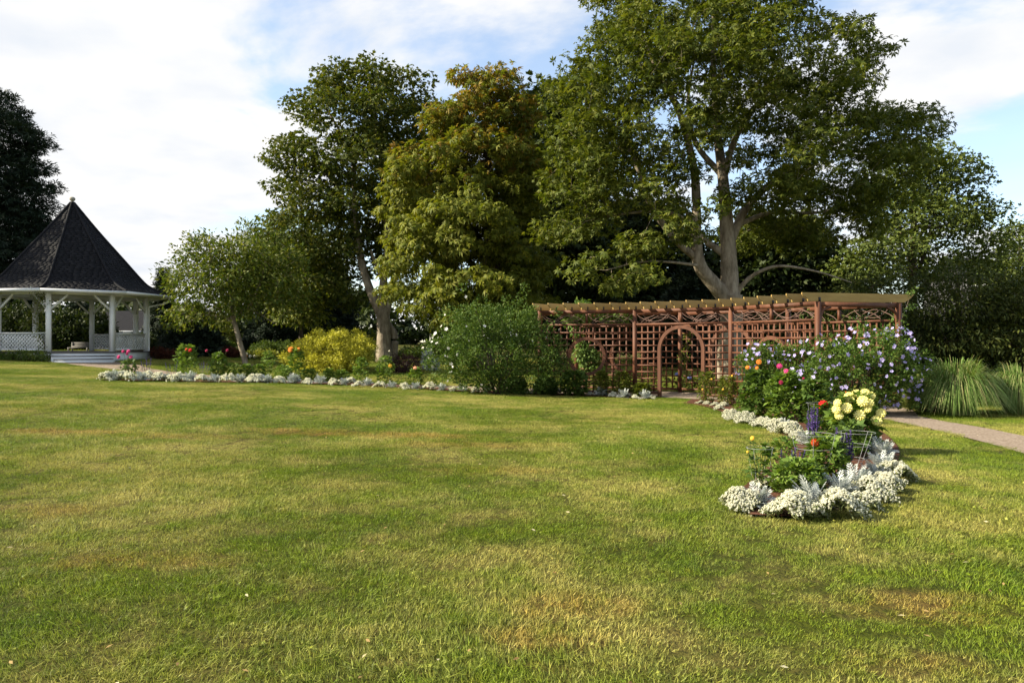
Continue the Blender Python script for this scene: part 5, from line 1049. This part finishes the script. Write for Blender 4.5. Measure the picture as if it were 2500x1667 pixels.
# hosta edging seen through the lattice
for i in range(11):
    u = i / 10; a = BK[0] * (1 - u) + BK[2] * u if u < 2 else 0; s = u * 2; j = min(int(s), 1); q = BK[j] * (1 - (s - j)) + BK[j + 1] * (s - j)
    nrm = np.array([BK[j + 1][1] - BK[j][1], -(BK[j + 1][0] - BK[j][0])]); nrm = -nrm / np.linalg.norm(nrm)
    perennial('hosta', 'yellow green hosta behind the pergola lattice, %s from its left end' % ORD[i], P(*(q + nrm * .7)), .45, .34, 110, .16, MT['hosta'], 70 + i, group='hostas behind the pergola', tm=LEAF, stems=0)
for i, (px, py) in enumerate(((1653, 914), (1684, 921), (1711, 924))):
    p = P(W(px, 0, 25.9 - i * .3)[0], 25.9 - i * .3); perennial('hydrangea', ['blue hydrangea head seen left in the pergola arch', 'blue hydrangea head seen middle in the pergola arch', 'blue hydrangea head seen right in the pergola arch'][i], p, .45, .2, 60, .1, MT['dahlia_dk'], 85 + i, [('blue', px, py, .09)], 'flower', 'hydrangeas behind the pergola')

# near bed
NB = 'plants in the near bed'
perennial(D, 'tall leafy dahlia with pink and orange blooms, leftmost of the near bed', G(1850, 1022), 1.0, .36, 560, .13, MT['dahlia_dk'], 101, [('orange',) + Z6(340, 312) + (.065,), ('orange',) + Z6(258, 352) + (.055,), ('pink',) + Z6(492, 342) + (.07,)], 'flower', NB)
perennial(D, 'tall leafy dahlia with crimson blooms in the middle of the near bed', G(1915, 1030), 1.0, .40, 620, .13, MT['dahlia'], 102, [('pink',) + Z6(540, 382) + (.065,), ('crimson',) + Z6(502, 462) + (.05,), ('orange',) + Z6(325, 355) + (.04,)], 'flower', NB)
perennial(D, 'tall leafy dahlia with one rosy white bloom beside the lilac shrub', G(1985, 1035), .85, .36, 560, .13, MT['dahlia_dk'], 103, [('rose',) + Z6(778, 478) + (.06,), ('crimson',) + Z6(668, 432) + (.03,)], 'flower', NB)
perennial(D, 'dahlia with one large dark red bloom left of the yellow dahlia', G(2005, 1085), .62, .2, 200, .12, MT['dahlia_dk'], 104, [('red',) + Z6(812, 628) + (.088,), ('scarlet',) + Z6(977, 546) + (.05,)], 'flower', NB)
yb = [(1005, 575, .1), (1060, 548, .09), (1120, 545, .09), (1165, 560, .08), (1105, 600, .1), (1150, 612, .085), (910, 660, .08), (930, 706, .075), (918, 612, .07), (987, 650, .095), (1080, 703, .1), (1238, 688, .085), (1205, 740, .095), (1142, 655, .07)]
perennial(D, 'dahlia crowded with large pale yellow blooms', G(2085, 1105), .85, .36, 560, .13, MT['dahlia'], 105, [('yellow',) + Z6(x, y) + (r * .92,) for x, y, r in yb], 'flower', NB)
salvia('purple salvia beside the dark red dahlia bloom', G(1985, 1112), .36, .12, [Z6(x, y) for x, y in ((700, 670), (725, 650), (745, 640), (770, 650), (740, 720))], 140, 106, NB)
salvia('purple salvia spikes inside the tilted wire cage', G(2062, 1182), .30, .12, [Z6(x, y) for x, y in ((910, 795), (950, 850), (985, 830), (1015, 810), (1030, 900))], 120, 107, NB)
salvia('purple salvia spikes left of the orange red dahlia', G(1912, 1196), .26, .16, [Z6(x, y) for x, y in ((505, 955), (530, 1010), (610, 940), (645, 975), (680, 960), (585, 960))], 150, 108, NB)
perennial(D, 'leafy dahlia with an orange red bloom in front of the cage', G(2015, 1180), .52, .25, 420, .095, MT['dahlia'], 109, [('scarlet',) + Z6(755, 905) + (.055,), ('orange',) + Z6(745, 1075) + (.045,)], 'flower', NB)
perennial('border_plant', 'light green leafy clump at the front of the near bed', G(1945, 1212), .38, .30, 680, .075, MT['dahlia'], 110, group=NB)
perennial('border_plant', 'light green leafy clump between the salvia and the dusty miller', G(1915, 1130), .34, .2, 160, .07, MT['dahlia'], 111, group=NB)
perennial(D, 'spindly dahlia with one small gold bud inside the wire hoop', G(1855, 1195), .50, .16, 90, .08, MT['dahlia_dk'], 112, [('gold',) + Z6(290, 872) + (.028,), ('gold',) + Z6(255, 972) + (.015,)], 'flower', NB)
perennial('border_plant', 'low leafy plant at the sunny start of the near bed', G(1815, 1012), .34, .22, 200, .08, MT['dahlia'], 113, group=NB)
perennial('border_plant', 'dark leafy plant in the shade of the yellow dahlia', G(2075, 1120), .50, .26, 240, .10, MT['dahlia_dk'], 114, group=NB)
for i, (px, py, lab) in enumerate(((1725, 985, 'yellow flowered rose bush before the lattice right of the arch'), (1775, 990, 'yellow flowered upright plant before the pergola post'))):
    perennial('border_plant', lab, G(px, py), .85 - .1 * i, .27, 900, .085, MT['fruit'], 115 + i, [('gold', px + 12, 925 - 8 * i, .03), ('gold', px - 10, 950, .03)], group='plants along the pergola front', tm=LEAF)

# wire supports
def cage(label, p, rings, tilt, seed):
    t = thing('wire_cage', label, 'plant cage', p, 'wire plant cages'); p = np.asarray(p, float); tl = np.array([tilt[0], tilt[1], 1.0])
    for (z, r) in rings:
        a = np.linspace(0, 2 * np.pi, 25); V, Fq = tube(np.stack([r * np.cos(a) + tl[0] * z, r * np.sin(a) + tl[1] * z, 0 * a + z], -1), .0019, 5); part('hoop', mesh_np('hoop', V, Fq, MT['wire'], True), t)
    zt, rt = rings[-1]; rb = rings[0][1] * .75
    for k in range(4):
        a = k * np.pi / 2 + .5 + seed; V, Fq = tube([[rb * math.cos(a), rb * math.sin(a), 0], [rt * math.cos(a) + tl[0] * zt, rt * math.sin(a) + tl[1] * zt, zt]], .0019, 5); part('leg', mesh_np('leg', V, Fq, MT['wire'], True), t)
cage('tilted empty wire cage behind the shaded alyssum', G(2068, 1168), [(.24, .15), (.40, .18), (.55, .21)], (.2, 0), 0)
cage('wire hoop support around the spindly left dahlia', G(1855, 1195), [(.20, .10), (.46, .145)], (0, 0), .3)
cage('wire cage around the orange red dahlia', G(1985, 1185), [(.22, .15), (.42, .19), (.58, .23)], (0, 0), .7)
cage('wire cage hoops around the dark red dahlia', G(2005, 1075), [(.35, .2), (.62, .24)], (0, 0), .2)

# climbers
def vine(label, base, cl, cr, per, size, mat, seed, runners):
    t = thing('climbing_vine', label, 'vine', base, 'climbing vines'); base = np.asarray(base, float)
    V, Fq = cat(*[tube(spline(r, 14), .009, 5) for r in runners]); part_w('stem', V, Fq, MT['bark_dark'], t, base, 'stuff')
    V, Fq = clump_leaves(np.array(cl), cr, per, LEAF, size, out=.5, up=.5, flat=1., rs=np.random.default_rng(seed), droop=.3); part('foliage', mesh_np('foliage', V - base, Fq, mat), t)
Yv = 25.6; f = lambda x, y, Yq=Yv: W(1280 + x / 5.2275, 700 + y / 5.2275, Yq)
vine('leafy vine filling the round window of the pergola', P(*f(800, 0)[:2]), [f(x, y) for x, y in ((740, 780), (820, 800), (700, 860), (780, 880), (860, 860), (900, 900), (740, 960), (820, 960), (940, 960), (780, 1030), (880, 1030), (960, 1020), (700, 700), (690, 600), (640, 540), (600, 480), (560, 430), (680, 400), (740, 420), (800, 380), (760, 230), (680, 240), (1150, 380), (1230, 390), (1310, 400), (1000, 380), (1080, 390))], .19, 75, .14, MT['vine'], 5, [[f(760, 1080), f(780, 800), f(700, 560), f(680, 380), f(800, 360)], [f(800, 1080), f(860, 850), f(720, 500), f(1100, 380), f(1330, 400)]])
f2 = lambda x, y, Yq=24.2: W(1560 + x / 3.36, 680 + y / 3.36, Yq)
vine('thin climber on the post inside the pergola arch', P(*f2(370, 0)[:2]), [f2(x, y) for x, y in ((370, 850), (380, 780), (360, 700), (390, 640), (370, 590), (400, 540), (390, 480), (430, 440), (400, 870), (350, 640))], .13, 30, .085, MT['fruit'], 6, [[f2(370, 950), f2(370, 780), f2(390, 600), f2(410, 430)]])
f3 = lambda x, y, Yq=19.7: W(1900 + x / 5.88, 660 + y / 5.88, Yq)
vine('pale climber on the far right post of the pergola', P(*f3(1730, 0)[:2]), [f3(x, y) for x, y in ((1900, 320), (1960, 270), (1860, 340), (1950, 500), (1880, 530), (1800, 720), (1820, 640), (1680, 640), (1640, 700), (1720, 820), (420, 600), (340, 640))], .07, 20, .07, MT['vine'], 7, [[f3(1730, 1500), f3(1740, 1000), f3(1780, 700), f3(1850, 500), f3(1920, 300)]])
gp = gpol(3.1, 0, 0); f4 = lambda x, y: W(x / 5.6, 640 + y / 5.6, 32.9)
vine('climbing rose on the left front post of the gazebo', np.array([gp[0], gp[1] - .3, .9]), [f4(x, y) for x, y in ((520, 480), (560, 540), (500, 600), (600, 620), (430, 680), (520, 700), (600, 720), (400, 780), (470, 800), (560, 800), (360, 840), (450, 880), (560, 900), (600, 960), (520, 980), (580, 1060), (600, 1150), (560, 1200), (620, 1240), (640, 540), (480, 440), (580, 440))], .22, 40, .085, MT['fruit'], 8, [[f4(630, 1300), f4(600, 1000), f4(560, 700), f4(540, 460)], [f4(630, 1300), f4(560, 950), f4(430, 760)]])

def fallen():
    rs = np.random.default_rng(900); n = 170; y = 3.2 + 17 * rs.random(n) ** 1.3; x = rs.uniform(-.68, .68, n) * y; z = g(x, y) + .042
    V, Fq = stamp(*LEAF, frames(rs.normal(size=(n, 3)) * [1, 1, .15], np.array([0, 0, 1.]) + rs.normal(size=(n, 3)) * .3, .035, .045, .03), np.stack([x, y, z], -1))
    m = leaf_mat('fallen_leaf', [(0.20, 0.11, 0.04), (0.34, 0.24, 0.09), (0.5, 0.46, 0.3)], 0.1)
    o = bpy.data.objects.new('fallen_leaves', mesh_np('fallen_leaves', V, Fq, m)); C.objects.link(o); tag(o, 'small dry leaves and petals scattered over the lawn', 'leaves', kind='stuff')
fallen()
